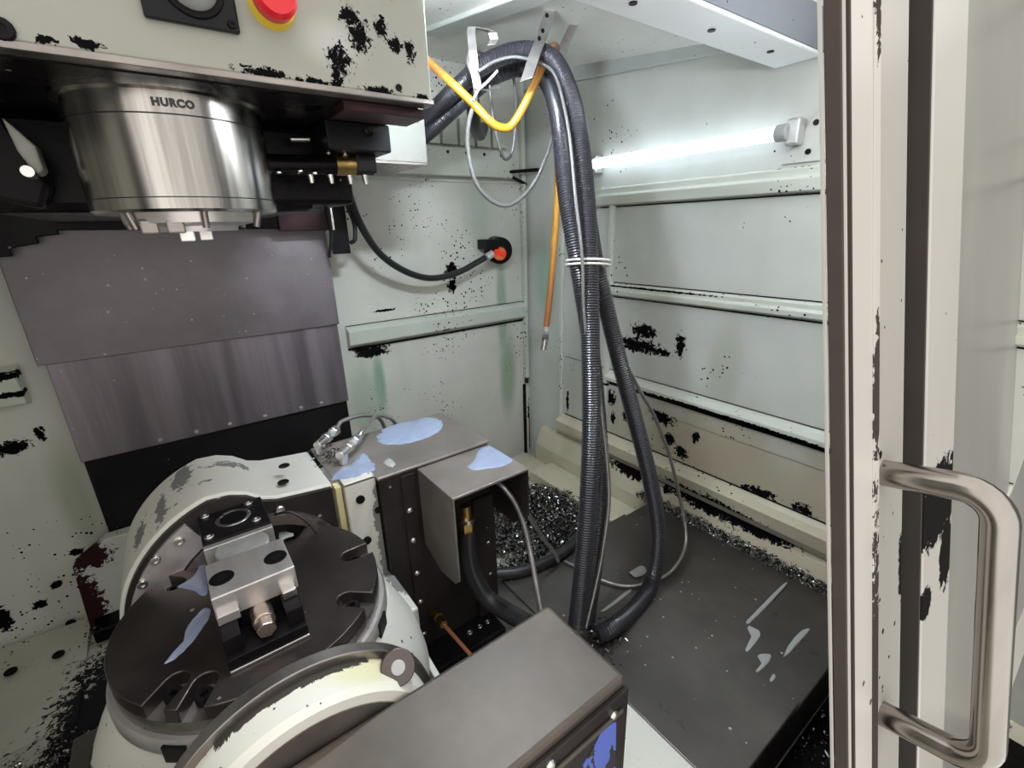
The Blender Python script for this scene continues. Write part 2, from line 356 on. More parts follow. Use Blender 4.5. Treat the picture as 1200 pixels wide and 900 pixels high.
wr = struct(MB().box(XR, XR + .03, .06, YB, -.02, 1.56).build('wall_right', 'paint_right'))
def yrun(prof, y0, y1, name, mat, bevel=.002):
    return MB().prism([(XR - d, z) for d, z in prof], 'y', y0, y1).build(name, mat, wr, bevel=bevel)
yrun([(0, 1.052), (.022, 1.056), (.026, 1.082), (.010, 1.088), (.012, 1.104), (0, 1.108)], .06, 1.27, 'rib', 'paint_rib')
yrun([(0, .775), (.018, .782), (.020, .796), (.008, .799), (.010, .812), (0, .818)], .06, 1.05, 'rib', 'paint_rib')
yrun([(0, .478), (.006, .484), (.024, .488), (.024, .502), (.006, .512), (0, .520)], .06, 1.05, 'rib', 'paint_rib')
yrun([(0, .215), (.03, .222), (.036, .262), (.012, .272), (0, .285)], .06, 1.29, 'bottom_rib', 'paint_strip')
yrun([(0, .03), (.05, .03), (.046, .12), (.020, .185), (0, .19)], .06, 1.40, 'kick_strip', 'paint_strip')
yrun([(0, .42), (.003, .422), (.003, .476), (0, .478)], .06, 1.05, 'shadow_gap', 'paint_right', .0005)
MB().box(XR - .016, XR, 1.045, 1.062, .275, 1.06).build('panel_edge', 'paint_rib', wr, bevel=.003)
MB().box(XR - .012, XR, 1.280, 1.300, .215, 1.06).build('panel_edge', 'paint_rib', wr, bevel=.004)
MB().box(XR - .010, XR, 1.10, 1.28, 1.05, 1.11).build('panel_patch', 'paint_rib', wr, bevel=.002)
MB().prism([(.06, 1.115), (.56, 1.115), (.50, 1.215), (.06, 1.30)], 'x', XR - .006, XR).build('gusset_plate', 'paint_right', wr, bevel=.001)
for y, z in ((.500, 1.190), (.465, 1.168), (.507, 1.135)): screw((XR - .006, y, z), '-x', .006, wr, 'black_oxide')
MB().prism([(.06, 1.30), (.06, 1.37), (1.5, 1.503), (1.5, 1.455)], 'x', XR - .018, XR).build('top_flange', 'paint_beam', wr, bevel=.004)
for y0, y1, z0, z1, d in ((.06, 1.04, .470, .486, .006), (.06, 1.04, .8185, .8205, .003), (.06, 1.04, .7715, .7745, .003), (.06, 1.26, 1.0480, 1.0510, .003), (.06, 1.27, .211, .2145, .006), (.06, 1.27, .2855, .288, .003), (.06, 1.27, .522, .5235, .002)):
    MB().box(XR - d, XR, y0, y1, z0, z1).build('dark_seam', 'oily_black', wr)  # black strips along the rib edges; oil under the third rib
MB().box(.44, 1.157, YB - .006, YB, .6345, .6400).build('dark_seam', 'oily_black', wb)  # thin black line under the ledge
MB().box(.44, 1.157, YB - .003, YB, .7125, .7140).build('dark_seam', 'oily_black', wb)
tr = struct(MB().box(1.155, 1.172, YB - .022, YB, .39, 1.48).build('trim_1', 'paint_ledge', bevel=.003))
MB().box(1.158, 1.169, YB - .02, YB - .004, .365, .392).build('end_fitting', 'rust_black', tr, bevel=.002)
for z0, z1, d in ((.02, .36, 0), (.03, .20, .012)): MB().box(1.150 + d, 1.160 + d, YB - .012, YB, z0, z1).build('sealant_bead', 'oily_black' if d == 0 else 'paint_strip', tr, bevel=.002)
struct(MB().box(-.83, -.80, .06, YB, -.02, 1.56).build('wall_left', 'paint_back'))
fl = struct(MB().box(-.80, XR, -.25, YB, -.02, .03).build('floor', 'paint_floor'))
MB().hexa([(-.80, 1.13, .03), (-.34, 1.13, .03), (-.34, 1.48, .03), (-.80, 1.48, .03)], [(-.80, 1.13, .036), (-.34, 1.13, .036), (-.34, 1.48, .042), (-.80, 1.48, .055)]).build('floor_plate', 'paint_floor', fl, bevel=.002)
MB().box(.70, XR - .05, 1.30, 1.47, .03, .052).build('floor_step', 'paint_strip', fl, bevel=.004)
MB().box(1.02, XR - .05, .81, 1.30, .03, .075).build('floor_step', 'paint_strip', fl, bevel=.004)
for x, y, z in ((-0.3929, 1.3647, 0.0500), (-0.4768, 1.3721, 0.0500)): screw((x, y, z - .004), 'z', .012, fl, 'oily_black', .005)
MB().box(.53, XR - .055, -.24, .196, .03, .034).build('pit_dark_sheet', 'oily_black', fl)  # black sheet standing in for the unlit depth of the pit
# roof: slopes down towards the front, ends on the cross beam
ce = struct(MB().hexa([(.38, .60, 1.378), (XR, .60, 1.378), (XR, YB, 1.504), (.38, YB, 1.504)], [(.38, .60, 1.40), (XR, .60, 1.40), (XR, YB, 1.53), (.38, YB, 1.53)]).build('ceiling', 'paint_ceiling'))
MB().hexa([(.640, .606, 1.370), (.700, .606, 1.370), (.700, 1.22, 1.455), (.640, 1.22, 1.455)], [(.640, .606, 1.385), (.700, .606, 1.385), (.700, 1.22, 1.475), (.640, 1.22, 1.475)]).build('roof_rail', 'paint_beam', ce, bevel=.003)
MB().box(-.80, -.43, .30, YB, 1.40, 1.42).build('left_shade_sheet', 'paint_ceiling', ce)  # unseen sheet added to keep light off the left wall
bar = struct(MB().box(.32, XR - .002, .507, .606, 1.312, 1.384).build('trim_2', 'paint_beam_lit', bevel=.004))
MB().box(.32, XR - .004, .503, .507, 1.316, 1.386).build('front_face', 'paint_beam_shaded', bar, bevel=.001)
for p in ((0.6547, 0.5610, 1.3120), (0.8552, 0.5560, 1.3120), (1.0569, 0.5535, 1.3120)): MB().ring([(.0001, -.002), (.0065, -.002), (.0065, .002), (.0001, .002)], p, 'z', 12).build('slot_hole', 'black_oxide', bar)

struct(MB().box(.38, XR, .235, .300, 1.372, 1.44).build('trim_3', 'paint_ceiling', bevel=.003))  # unseen header box added to carry the fill lamp

# ------------------------------------------------------------------ sliding door at the front, leaning back at the top
DS = .183
def dy(z, off=0): return .145 + DS * (z - 1.0) - off
def strip(x0, x1, off, thick, name, mat, parent=None, z0=-.02, z1=1.40, bevel=.003):
    """upright strip of the leaning door; off is how far it stands proud of the door plane"""
    y = lambda z, o: dy(z, o)
    m = MB().hexa([(x0, y(z0, off), z0), (x1, y(z0, off), z0), (x1, y(z0, off - thick), z0), (x0, y(z0, off - thick), z0)],
                  [(x0, y(z1, off), z1), (x1, y(z1, off), z1), (x1, y(z1, off - thick), z1), (x0, y(z1, off - thick), z1)])
    return m.build(name, mat, parent, bevel=bevel)
door = struct(strip(.406, .468, .004, .012, 'door_1', 'paint_door'))
strip(.4035, .406, .002, .011, 'edge_seal', 'edge_dark', door, bevel=.001)
strip(.4030, .4050, -.0095, .003, 'edge_lip', 'paint_door', door, bevel=.0008)
strip(.4075, .4105, .0055, .004, 'worn_line', 'door_edge_bare', door, bevel=.0)
strip(.4555, .4690, .0050, .006, 'worn_edge', 'paint_door_edge', door, bevel=.0006)
strip(.468, .560, -.002, .03, 'handle_strip', 'paint_door_worn', door)
strip(.556, .602, -.026, .02, 'groove', 'door_groove', door)
strip(.5945, .5985, .0045, .048, 'groove_side', 'door_groove', door, bevel=.0005)  # dark strip over the frame side, blackening the groove
strip(.598, .712, .006, .05, 'window_frame', 'paint_door_scraped', door)
strip(.712, 1.9, -.008, .008, 'window_pane', 'window_acrylic', door, bevel=0)
strip(.712, 1.9, -.006, .05, 'bottom_rail', 'paint_door', door, -.02, .12)
strip(.712, 1.9, -.006, .05, 'top_rail', 'paint_door', door, 1.30, 1.40)
N = Vector((0, -1, DS)).normalized(); H1 = Vector((.502, .1034 + .004, .7726)); H2 = Vector((.502, .0559 + .004, .513))
so = .079; c = .026; up = (H1 - H2).normalized()
path = [H1, H1 + N * (so - c - .02)] + [H1 + N * (so - c) - up * c + (N * math.sin(a) + up * math.cos(a)) * c for a in [i * math.pi / 16 for i in range(9)]]
path += [H2 + N * (so - c) + up * c + (N * math.cos(a) - up * math.sin(a)) * c for a in [i * math.pi / 16 for i in range(9)]] + [H2 + N * (so - c - .02), H2]
hd = MB().tube(path, .0122, 20).build('handle', 'stainless', door, 50)
for h in (H1, H2): MB().cyl(h - N * .002, h + N * .0015, .0150, 20).build('mount_ring', 'door_edge_bare', hd, 40)

# other door, slid left out of view, added to shade the left wall, and the cabinet beyond the right door
d2 = struct(strip(-.60, -.55, .004, .05, 'door_2', 'paint_door'))
strip(-1.45, -.60, -.008, .008, 'window_pane', 'window_acrylic', d2, bevel=0)
strip(-1.45, -.60, -.006, .05, 'bottom_rail', 'paint_door', d2, -.02, .12)
strip(-1.45, -.60, -.006, .05, 'top_rail', 'paint_door', d2, 1.30, 1.40)
L1 = Vector((-.575, .1034, .7726)); L2 = Vector((-.575, .0559, .513))
MB().tube([L1, L1 + N * .06, L1 + N * .075 - up * .006, L1 + N * .079 - up * .026, L2 + N * .079 + up * .026, L2 + N * .075 + up * .006, L2 + N * .06, L2], .0122, 16).build('handle', 'stainless', d2, 50)
struct(MB().box(1.92, 2.6, -2.2, .10, -.90, 1.60).build('wall_front', 'paint_cabinet', bevel=.01))

# ------------------------------------------------------------------ upright way cover behind the table
wc = empty('upright_way_cover', (.07, 1.45, .03), 'stacked dark steel way cover plates standing under the spindle head', 'way cover')
MB().box(-.262, .407, 1.437, 1.446, .735, 1.13).build('cover_plate', 'plate_steel', wc, bevel=.0015)
MB().box(-.250, .404, 1.448, 1.456, .485, .76).build('cover_plate', 'plate_steel_streaked', wc, bevel=.0015)
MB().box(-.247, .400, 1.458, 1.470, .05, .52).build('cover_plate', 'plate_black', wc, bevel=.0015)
for x in (-.11, -.03, .05, .14, .24, .30): MB().ring([(.0001, -.003), (.004, -.0025), (.006, 0)], (x + .02, 1.448, .497), 'y', 8).build('coolant_drop', 'coolant_pale', wc, 60)
cb = MB().prism([(-.335, .03), (-.322, .244), (-.250, .290), (.34, .290), (.34, .03)], 'y', 1.40, 1.435).build('column_base_guard', 'paint_guard', bevel=.003)
tag(cb, 'cream guard plate with a rusty cut corner at the foot of the upright cover', 'guard plate')
MB().box(-.32, -.12, 1.34, 1.40, .05, .085).build('lower_flange', 'oily_black', cb, bevel=.003)
ap = empty('column_apron', (.07, 1.39, 1.0), 'oily black apron with a stepped lower edge behind the spindle', 'apron')
m = MB().prism([(-.60, .962), (-.23, .972), (-.23, .988), (-.185, .995), (-.185, 1.008), (-.150, 1.012), (-.150, 1.020), (.28, 1.012), (.28, 1.34), (-.60, 1.34)], 'y', 1.385, 1.405).build('plate', 'oily_black', ap, bevel=.002)
MB().box(.275, .398, 1.375, 1.392, 1.006, 1.30).build('side_plate', 'rust_black', ap, bevel=.002)
MB().ring([(.0001, -.002), (.013, -.002), (.013, .002), (.0001, .002)], (.375, 1.374, 1.06), 'y', 16).build('hole', 'plastic_black', ap)
MB().ring([(.0001, -.002), (.016, -.002), (.016, .002), (.0001, .002)], (-.125, 1.384, 1.075), 'y', 16).build('hole', 'plastic_black', ap)
MB().box(.400, .446, 1.36, 1.38, .942, 1.20).build('hanging_bracket', 'black_oxide', ap, bevel=.002)
MB().box(.396, .402, 1.33, 1.38, 1.005, 1.20).build('hanging_bracket', 'bright_steel', ap, bevel=.001)
MB().tube(spline([(.452, 1.36, 1.07), (.462, 1.35, 1.02), (.458, 1.35, .98), (.448, 1.36, .97)]), .006, 8).build('pipe_stub', 'cable_black', ap, 60)

# ------------------------------------------------------------------ spindle head
SX, SY, SR = .051, .76, .1005
hd_ = empty('spindle_head', (.05, .95, 1.03), 'cream painted spindle head with chipped edges and a steel spindle nose', 'spindle head')
m = MB(); m.box(-.42, .336, .62, 1.32, 1.160, 1.365); m.build('housing', 'paint_head', hd_, bevel=.002)
MB().box(-.42, .338, .6165, .640, 1.1535, 1.160).build('bottom_lip', 'rim_steel', hd_, bevel=.0015)
MB().box(-.41, .325, .640, 1.31, 1.152, 1.160).build('underside', 'oily_black', hd_)
MB().box(.225, .335, .640, .70, 1.142, 1.153).build('underside_rail', 'rust_black', hd_, bevel=.001)
ram = MB().box(-.16, .24, .88, 1.37, 1.035, 1.155).build('ram_casting', 'oily_black', hd_, bevel=.012)
sp = MB().ring([(.0001, 1.152), (SR + .006, 1.152), (SR + .006, 1.147), (SR, 1.145), (SR, 1.124)], (SX, SY, 0), 'z', 96).build('spindle_collar', 'spindle_steel', hd_, 35)
MB().ring([(SR - .0015, 1.1242), (SR - .0015, 1.1222)], (SX, SY, 0), 'z', 96).build('groove', 'engraving_dark', sp)
MB().ring([(SR, 1.1225), (SR, 1.0425)], (SX, SY, 0), 'z', 96).build('spindle_body', 'spindle_steel', hd_, 35)
MB().ring([(SR - .001, 1.0426), (SR - .001, 1.0412)], (SX, SY, 0), 'z', 96).build('groove', 'engraving_dark', sp)
MB().ring([(SR, 1.0413), (SR, 1.030), (SR - .003, 1.027), (.062, 1.027)], (SX, SY, 0), 'z', 96).build('end_ring', 'spindle_steel', hd_, 35)
ns = MB().ring([(.075, 1.028), (.072, 1.016), (.05, 1.012), (.048, 1.006), (.026, 1.006), (.022, 1.03), (.0001, 1.04)], (SX, SY, 0), 'z', 48).build('spindle_nose', 'machined', hd_, 35)
for a in (250, 70): 
    ca, sa = math.cos(math.radians(a)), math.sin(math.radians(a)); x, y = SX + .037*ca, SY + .037*sa
    MB().box(x - .008, x + .008, y - .007, y + .007, .994, 1.008).build('drive_key', 'bright_steel', ns, bevel=.0015)
for i in range(6):
    a = math.radians(35 + 60 * i); x, y = SX + .080*math.cos(a), SY + .080*math.sin(a)
    MB().cyl((x, y, 1.029), (x - .006*math.cos(a), y - .006*math.sin(a), 1.010), .004, 10).build('coolant_nozzle', 'rim_steel', hd_, 40)
for dx, dyy in ((-.045, -.05), (-.02, -.062)): MB().box(SX + dx - .012, SX + dx + .006, SY + dyy - .004, SY + dyy + .004, 1.004, 1.020).build('gripper_lug', 'rim_steel', ns, bevel=.002)
# maker's name engraved round the collar
cu = bpy.data.curves.new('lettering', 'FONT'); cu.body = 'HURCO'; cu.size = .0100; cu.extrude = .0003; cu.space_character = 1.12; cu.offset = .0007; cu.align_x = 'CENTER'; cu.align_y = 'CENTER'
to = bpy.data.objects.new('lettering_source', cu); COL.objects.link(to)
bpy.context.view_layer.update(); tm = bpy.data.meshes.new_from_object(to.evaluated_get(bpy.context.evaluated_depsgraph_get()))
bpy.data.objects.remove(to); bpy.data.curves.remove(cu)
TA = math.radians(-90.32)
lm = MB()
for v in tm.vertices:
    a = TA + v.co.x * 1.0 / SR; r = SR + .0002 + v.co.z; lm.v.append((SX + r*math.cos(a), SY + r*math.sin(a), 1.1335 + v.co.y))
lm.f = [tuple(p.vertices) for p in tm.polygons]; bpy.data.meshes.remove(tm)
lo = lm.build('lettering', 'engraving_dark', sp); lo['label'] = 'HURCO lettering in dark capitals'
# black plate with knob, emergency stop, warning mark
bp = MB().box(.040, .119, .612, .62, 1.194, 1.262).build('black_switch_plate', 'plastic_black', hd_, bevel=.002)
MB().ring([(.0001, -.020), (.017, -.020), (.020, -.014), (.021, 0)], (.083, .612, 1.226), 'y', 28).build('knob', 'pearl_grey', bp, 30)
MB().ring([(.014, -.003), (.026, -.003), (.027, 0)], (.083, .612, 1.226), 'y', 28).build('knob_ring', 'black_oxide', bp, 30)
screw((.112, .612, 1.200), '-y', .004, bp, 'black_oxide')
es = MB().ring([(.0001, -.012), (.021, -.012), (.023, 0)], (0.1547, 0.6200, 1.2275), 'y', 32).build('emergency_stop', 'plastic_yellow', hd_, 30); es['label'] = 'yellow collar of the emergency stop'
e = (0.1533, 0.6000, 1.2266); MB().ring([(.0001, -.026), (.017, -.025), (.0205, -.019), (.0205, -.008), (.012, .002), (.012, .012)], (e[0], .612, e[2]), 'y', 32).build('button', 'plastic_red', es, 30)
MB().prism([((0.2844, 0.6200, 1.2584)[0], 1.267), ((0.2964, 0.6200, 1.2609)[0], 1.268), ((0.2911, 0.6200, 1.2522)[0], 1.259)], 'y', .6185, .62).build('warning_mark', 'plastic_red', hd_)
screw((0.2903, 0.6200, 1.1688), '-y', .004, hd_, 'black_oxide'); screw((-0.0615, 0.6200, 1.1672), '-y', .009, hd_, 'black_oxide', .005)
# nozzle block hung under the head
nb = empty('coolant_block', (.285, .78, 1.07), 'black coolant manifold block hanging under the right of the spindle head', 'manifold')
MB().box(.234, .330, .75, .86, 1.114, 1.152).build('body', 'plastic_black', nb, bevel=.002)
MB().ring([(.0001, -.0015), (.0035, -.0015), (.0065, -.003), (.0065, 0)], (.296, .75, 1.140), 'y', 16).build('port', 'black_oxide', nb, 40)
MB().box(.10, .245, .83, .92, 1.085, 1.153).build('rear_casting', 'oily_black', nb, bevel=.010)
MB().box(.165, .305, .87, 1.05, 1.045, 1.152).build('rear_block', 'oily_black', nb, bevel=.008)
MB().cyl((.15, .80, 1.095), (.315, .80, 1.100), .014, 14).build('pipe', 'oily_black', nb, 40)
MB().cyl((.255, .80, 1.099), (.285, .80, 1.100), .0155, 14).build('coupling', 'brass', nb, 40)
MB().box(.285, .318, .785, .815, 1.088, 1.115).build('end_cap', 'plastic_black', nb, bevel=.003)
for x in (.215, .245, .275, .30): MB().cyl((x, .80, 1.092), (x + .002, .80, 1.072), .0055, 10, .0035).build('nozzle', 'bright_steel', nb, 40)
MB().cyl((0.1958, 0.8000, 1.1306), (0.2223, 0.8000, 1.1325), .004, 10).build('hose_barb', 'bright_steel', nb, 40)
MB().tube(spline([(0.2692, 0.9500, 1.0778), (0.2787, 0.9600, 1.0416), (0.2812, 0.9600, 0.9955), (0.2716, 0.9600, 0.9533)]), .003, 8).build('drip_pipe', 'black_oxide', nb, 60)
for (x, z) in ((.245, 1.115), (.27, 1.114), (.30, 1.113), (.20, 1.088), (.22, 1.086), (.17, 1.085)): screw((x, .79, z), '-z', .004, nb, 'bright_steel', .003)
eb = MB().box(.40, .547, 1.05, 1.30, 1.143, 1.34).build('junction_box', 'paint_box', bevel=.002)
tag(eb, 'cream metal junction box beside the column behind the spindle head', 'box')
MB().box(.402, .545, 1.052, 1.298, 1.139, 1.143).build('bottom_plate', 'rim_steel', eb)
# tool changer arm left of the spindle
ta = empty('tool_changer_arm', (-.11, .83, 1.06), 'black tool changer arm with a pale worn claw left of the spindle', 'tool arm')
MB().prism([(-0.1017, 0.8000, 1.1302)[::2], (-0.0941, 0.8000, 1.1207)[::2], (-0.0814, 0.8000, 1.1026)[::2], (-0.0807, 0.8000, 1.0776)[::2], (-0.0887, 0.8000, 1.0718)[::2], (-0.0978, 0.8000, 1.0963)[::2]], 'y', .79, .83).build('claw', 'paint_head', ta, bevel=.003)
MB().prism([(-0.1652, 0.8400, 1.1459)[::2], (-0.1054, 0.8400, 1.1368)[::2], (-0.0830, 0.8400, 1.0670)[::2], (-0.0968, 0.8400, 1.0374)[::2], (-0.1899, 0.8400, 1.0599)[::2]], 'y', .832, .875).build('arm', 'oily_black', ta, bevel=.006)
MB().cyl((-0.0925, 0.8000, 1.0735), ((-0.0925, 0.8000, 1.0735)[0], .77, (-0.0925, 0.8000, 1.0735)[2]), .006, 12).build('pin', 'bright_steel', ta, 40)

# ------------------------------------------------------------------ sensor and cable on the back wall
se = empty('probe_eye', (1.035, 1.47, .90), 'round black sensor with a glowing red lens on the back wall', 'sensor')
c0 = Vector((1.035, 1.475, .922)); aim = Vector((-.45, -.85, -.12)).normalized()
MB().cyl(c0 + Vector((0, .025, 0)), c0 + aim * .035, .048, 28).build('body', 'plastic_black', se, 40, bevel=.003)
MB().cyl(c0 + aim * .032 + Vector((-.004, 0, -.008)), c0 + aim * .046 + Vector((-.004, 0, -.008)), .030, 24).build('lens_ring', 'black_oxide', se, 40, bevel=.002)
MB().cyl(c0 + aim * .040 + Vector((-.004, 0, -.008)), c0 + aim * .048 + Vector((-.004, 0, -.008)), .024, 24).build('lens', 'lens_red', se, 40, bevel=.002)
MB().box(.955, 1.005, 1.43, 1.50, .925, .960).build('bracket', 'plastic_black', se, bevel=.004)
MB().cyl((0.9406, 1.4200, 0.8989), (0.9669, 1.4200, 0.9120), .013, 12).build('gland', 'galvanised', se, 40)
cb2 = MB().tube(spline([(0.4131, 1.2500, 1.1424), (0.4319, 1.2800, 1.1023), (0.4716, 1.3300, 1.0201), (0.5330, 1.3700, 0.9369), (0.6209, 1.4000, 0.8772), (0.7176, 1.4200, 0.8467), (0.8214, 1.4300, 0.8546), (0.9104, 1.4300, 0.8858), (0.9628, 1.4250, 0.9092)]), .0105, 12).build('sensor_cable', 'cable_black', None, 60)
tag(cb2, 'thick black cable sagging across the back wall to the red lens sensor', 'cable')

# ------------------------------------------------------------------ work lamp
wl = empty('tube_lamp', (1.15, .84, 1.15), 'lit white tube lamp mounted level on the right wall', 'lamp')
MB().cyl((1.150, 1.109, 1.176), (1.150, .566, 1.176), .0145, 20).build('tube', 'tube_lit', wl, 40)
MB().cyl((1.150, .566, 1.176), (1.150, .540, 1.176), .0175, 20).build('end_cap', 'pearl_grey', wl, 40, bevel=.003)
MB().cyl((1.150, 1.109, 1.176), (1.150, 1.132, 1.176), .0175, 20).build('end_cap', 'pearl_grey', wl, 40, bevel=.003)
for y in (.535, 1.12): MB().box(1.15, XR, y - .015, y + .012, 1.150, 1.202).build('wall_clip', 'galvanised', wl, bevel=.004)

w2 = empty('added_fill_lamp', (.80, .27, 1.23), 'added tube lamp out of view under the front header, brightening the interior', 'lamp')  # unseen lamp added to brighten walls and floor
MB().cyl((.50, .270, 1.245), (1.10, .270, 1.245), .0145, 18).build('tube', 'tube_lit_fill', w2, 40)
for x0, x1 in ((.478, .50), (1.10, 1.122)): MB().cyl((x0, .270, 1.245), (x1, .270, 1.245), .0175, 18).build('end_cap', 'pearl_grey', w2, 40, bevel=.003)
for x in (.489, 1.111): MB().box(x - .010, x + .010, .262, .278, 1.250, 1.374).build('clip', 'galvanised', w2, bevel=.002)
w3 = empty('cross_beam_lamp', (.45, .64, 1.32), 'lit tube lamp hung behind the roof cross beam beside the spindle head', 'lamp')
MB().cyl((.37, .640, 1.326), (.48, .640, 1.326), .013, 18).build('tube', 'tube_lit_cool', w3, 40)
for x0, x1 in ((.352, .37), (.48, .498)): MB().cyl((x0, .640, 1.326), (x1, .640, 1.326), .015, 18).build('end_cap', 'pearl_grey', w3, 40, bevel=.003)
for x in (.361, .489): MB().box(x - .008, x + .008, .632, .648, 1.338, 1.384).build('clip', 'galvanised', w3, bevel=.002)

# ------------------------------------------------------------------ tilting rotary table
rt = empty('tilting_rotary_table', (.05, .6, .03), 'cream and dark steel tilting rotary table with a round bolted faceplate', 'rotary table')
GX, GZ, GR = .035, .466, .184
prof = [(GX + GR*math.cos(math.radians(a)), GZ + GR*math.sin(math.radians(a))) for a in range(206, 103, -4)]
prof += [(.012, .641), (.035, .632), (.055, .616), (.075, .609), (.11, .605), (.158, .600), (.158, .17), (-.13, .17)]
gc = MB().prism(prof, 'y', .738, .895).build('gear_case', 'paint_case', rt, 28, bevel=.004)
MB().prism([(GX + (x-GX)*.972, GZ + (z-GZ)*.972) for x, z in prof], 'y', .729, .738).build('face_plate', 'panel_dark', rt, 28)
MB().ring([(.172, 0), (.172, -.006), (.128, -.006), (.128, 0)], (GX, .729, GZ), 'y', 48, 118, 208, True).build('face_ring', 'machined', rt, 30)
MB().ring([(.126, 0), (.126, -.012), (.110, -.012), (.110, 0)], (GX, .729, GZ), 'y', 64, 0, 360, True).build('bearing_ring', 'rim_steel', rt, 30)
for p in ((-0.0571, 0.7220, 0.5963), (-0.1085, 0.7220, 0.5514), (-0.0878, 0.7220, 0.5803)): screw((p[0], .723, p[2]), '-y', .0065, rt, 'bright_steel', .004)
for p in ((0.0735, 0.7290, 0.5901), (0.1232, 0.7290, 0.5444), (0.1054, 0.7290, 0.5342)): screw((p[0], .729, p[2]), '-y', .007, rt, 'bright_steel', .005)
for p in ((0.0050, 0.8000, 0.6307), (0.1008, 0.8000, 0.6274), (0.0909, 0.7700, 0.6136)): MB().ring([(.0001, .0), (.004, .0), (.006, .0012), (.0085, .0012), (.009, 0)], p, 'z', 16).build('screw_cap', 'black_oxide' , gc, 40)
MB().tube(spline([(0.0634, 0.7100, 0.5952), (0.0833, 0.7000, 0.5965), (0.1004, 0.6900, 0.5791), (0.1120, 0.6800, 0.5560)]), .0022, 8).build('air_line', 'cable_black', rt, 60)
MB().box(.158, .168, .722, .742, .20, .598).build('seal_strip', 'cream_seal', rt, bevel=.001)
wp = MB().box(.170, .223, .712, .742, .17, .604).build('side_plate', 'paint_case', rt, bevel=.002)
for p in ((0.1926, 0.7120, 0.5688), (0.1935, 0.7120, 0.4855)): 
    MB().ring([(.0001, -.0015), (.004, -.003), (.0075, -.003), (.0075, 0)], (p[0], .712, p[2]), 'y', 16).build('screw', 'black_oxide', wp, 40)
for p in ((0.2217, 0.7120, 0.5363), (0.2233, 0.7120, 0.3624)): screw((p[0] - .002, .712, p[2]), '-y', .006, wp, 'black_oxide', .004)
# motor cover
mc = MB().box(.225, .448, .700, .890, .185, .597).build('motor_cover', 'panel_dark', rt, bevel=.002)
m = MB().prism([(.163, .742), (.163, .894), (.450, .894), (.450, .698), (.222, .698), (.222, .712), (.170, .712), (.170, .742)], 'z', .5985, .6035); m.build('lid', 'cover_brown', mc, bevel=.0015)
MB().box(.262, .288, .6965, .700, .20, .592).build('bolted_flange', 'panel_dark', mc, bevel=.001)
for z in (.521, .457, .383, .315, .234): screw((.272, .6965, z), '-y', .0055, mc, 'bright_steel', .004, socket=False)
MB().box(.40, .449, .690, .700, .185, .49).build('lower_panel', 'panel_dark', mc, bevel=.001)
screw((.43, .690, .30), '-y', .004, mc, 'bright_steel', .003, socket=False); screw((.43, .690, .38), '-y', .004, mc, 'bright_steel', .003, socket=False)
MB().box(.232, .428, .635, .700, .165, .200).build('foot_bar', 'black_oxide', rt, bevel=.002)
for x in (.385, .405, .36): screw((x, .67, .200), 'z', .006, rt, 'bright_steel', .004)
hood = MB().box(.295, .449, .573, .700, .5915, .5965).build('connector_hood', 'cover_brown', rt, bevel=.0015)
MB().prism([(.700, .592), (.573, .592), (.573, .435), (.588, .420), (.640, .412), (.700, .436)], 'x', .2955, .2985).build('side_sheet', 'cover_brown', hood, bevel=.0008)
MB().prism([(.700, .592), (.573, .592), (.573, .50), (.620, .46), (.700, .46)], 'x', .4455, .4485).build('side_sheet', 'panel_dark', hood, bevel=.0008)
fit = MB().cyl((0.3539, 0.6400, 0.5268), (0.3539, 0.6400, 0.5016), .010, 16).build('fitting', 'brass', rt, 40)
MB().cyl((0.3539, 0.6400, 0.5016), (0.3534, 0.6400, 0.4945), .016, 16).build('locknut', 'bright_steel', fit, 40)
MB().cyl((0.3533, 0.6400, 0.4927), (0.3537, 0.6400, 0.4723), .014, 6).build('hex_nut', 'brass', fit)
# brass coupling and copper pipe low on the cover
cp = MB().cyl((0.2956, 0.6980, 0.2761), (0.2954, 0.6720, 0.2795), .0095, 6).build('pipe_coupling', 'brass', rt)
MB().cyl((0.2955, 0.6760, 0.2784), (0.2948, 0.6500, 0.2808), .008, 6).build('compression_nut', 'brass', cp)
MB().cyl((0.2957, 0.6520, 0.2786), (0.3057, 0.5700, 0.2678), .0038, 12).build('copper_pipe', 'copper_tube', cp, 40)
# swivelling body under the faceplate
CX, CY = .012, .605
MB().ring([(.146, .506), (.158, .498), (.170, .478), (.186, .448), (.203, .412), (.212, .37), (.205, .30), (.18, .22)], (CX, CY, 0), 'z', 72).build('swivel_body', 'paint_cradle', rt, 40)
MB().prism([(.735, .365), (.52, .332), (.50, .22), (.735, .20)], 'x', .212, .222).build('side_rib', 'paint_cradle', rt, bevel=.002)
# faceplate with U-shaped clamp notches
TR = .155
nots = sorted(math.atan2(p[1]-CY, p[0]-CX) % (2*math.pi) for p in ((-0.0861, 0.5106, 0.5500), (-0.0596, 0.4875, 0.5500), (0.1119, 0.5158, 0.5500), (0.1545, 0.6039, 0.5500), (0.0905, 0.7276, 0.5500), (-0.0813, 0.7065, 0.5500)))
def rim(rad, depth, w):
    out = []; half = math.asin(w / rad); ang = []
    for a in nots: ang.append((a - half, a + half, a))
    for i, (a0, a1, a) in enumerate(ang):
        ca, sa = math.cos(a), math.sin(a)
        L = lambda u, v: (CX + u*ca - v*sa, CY + u*sa + v*ca)
        out.append(L(rad*math.cos(half), -w))
        for k in range(9):
            t = -math.pi/2 - k * math.pi / 8
            out.append(L(rad - depth + w*math.cos(t), w*math.sin(t)))
        out.append(L(rad*math.cos(half), w))
        b = ang[(i+1) % len(ang)][0]
        while b < a1: b += 2*math.pi
        n = max(2, int((b - a1) / .09))
        out += [(CX + rad*math.cos(a1 + (b-a1)*k/n), CY + rad*math.sin(a1 + (b-a1)*k/n)) for k in range(1, n)]
    return out
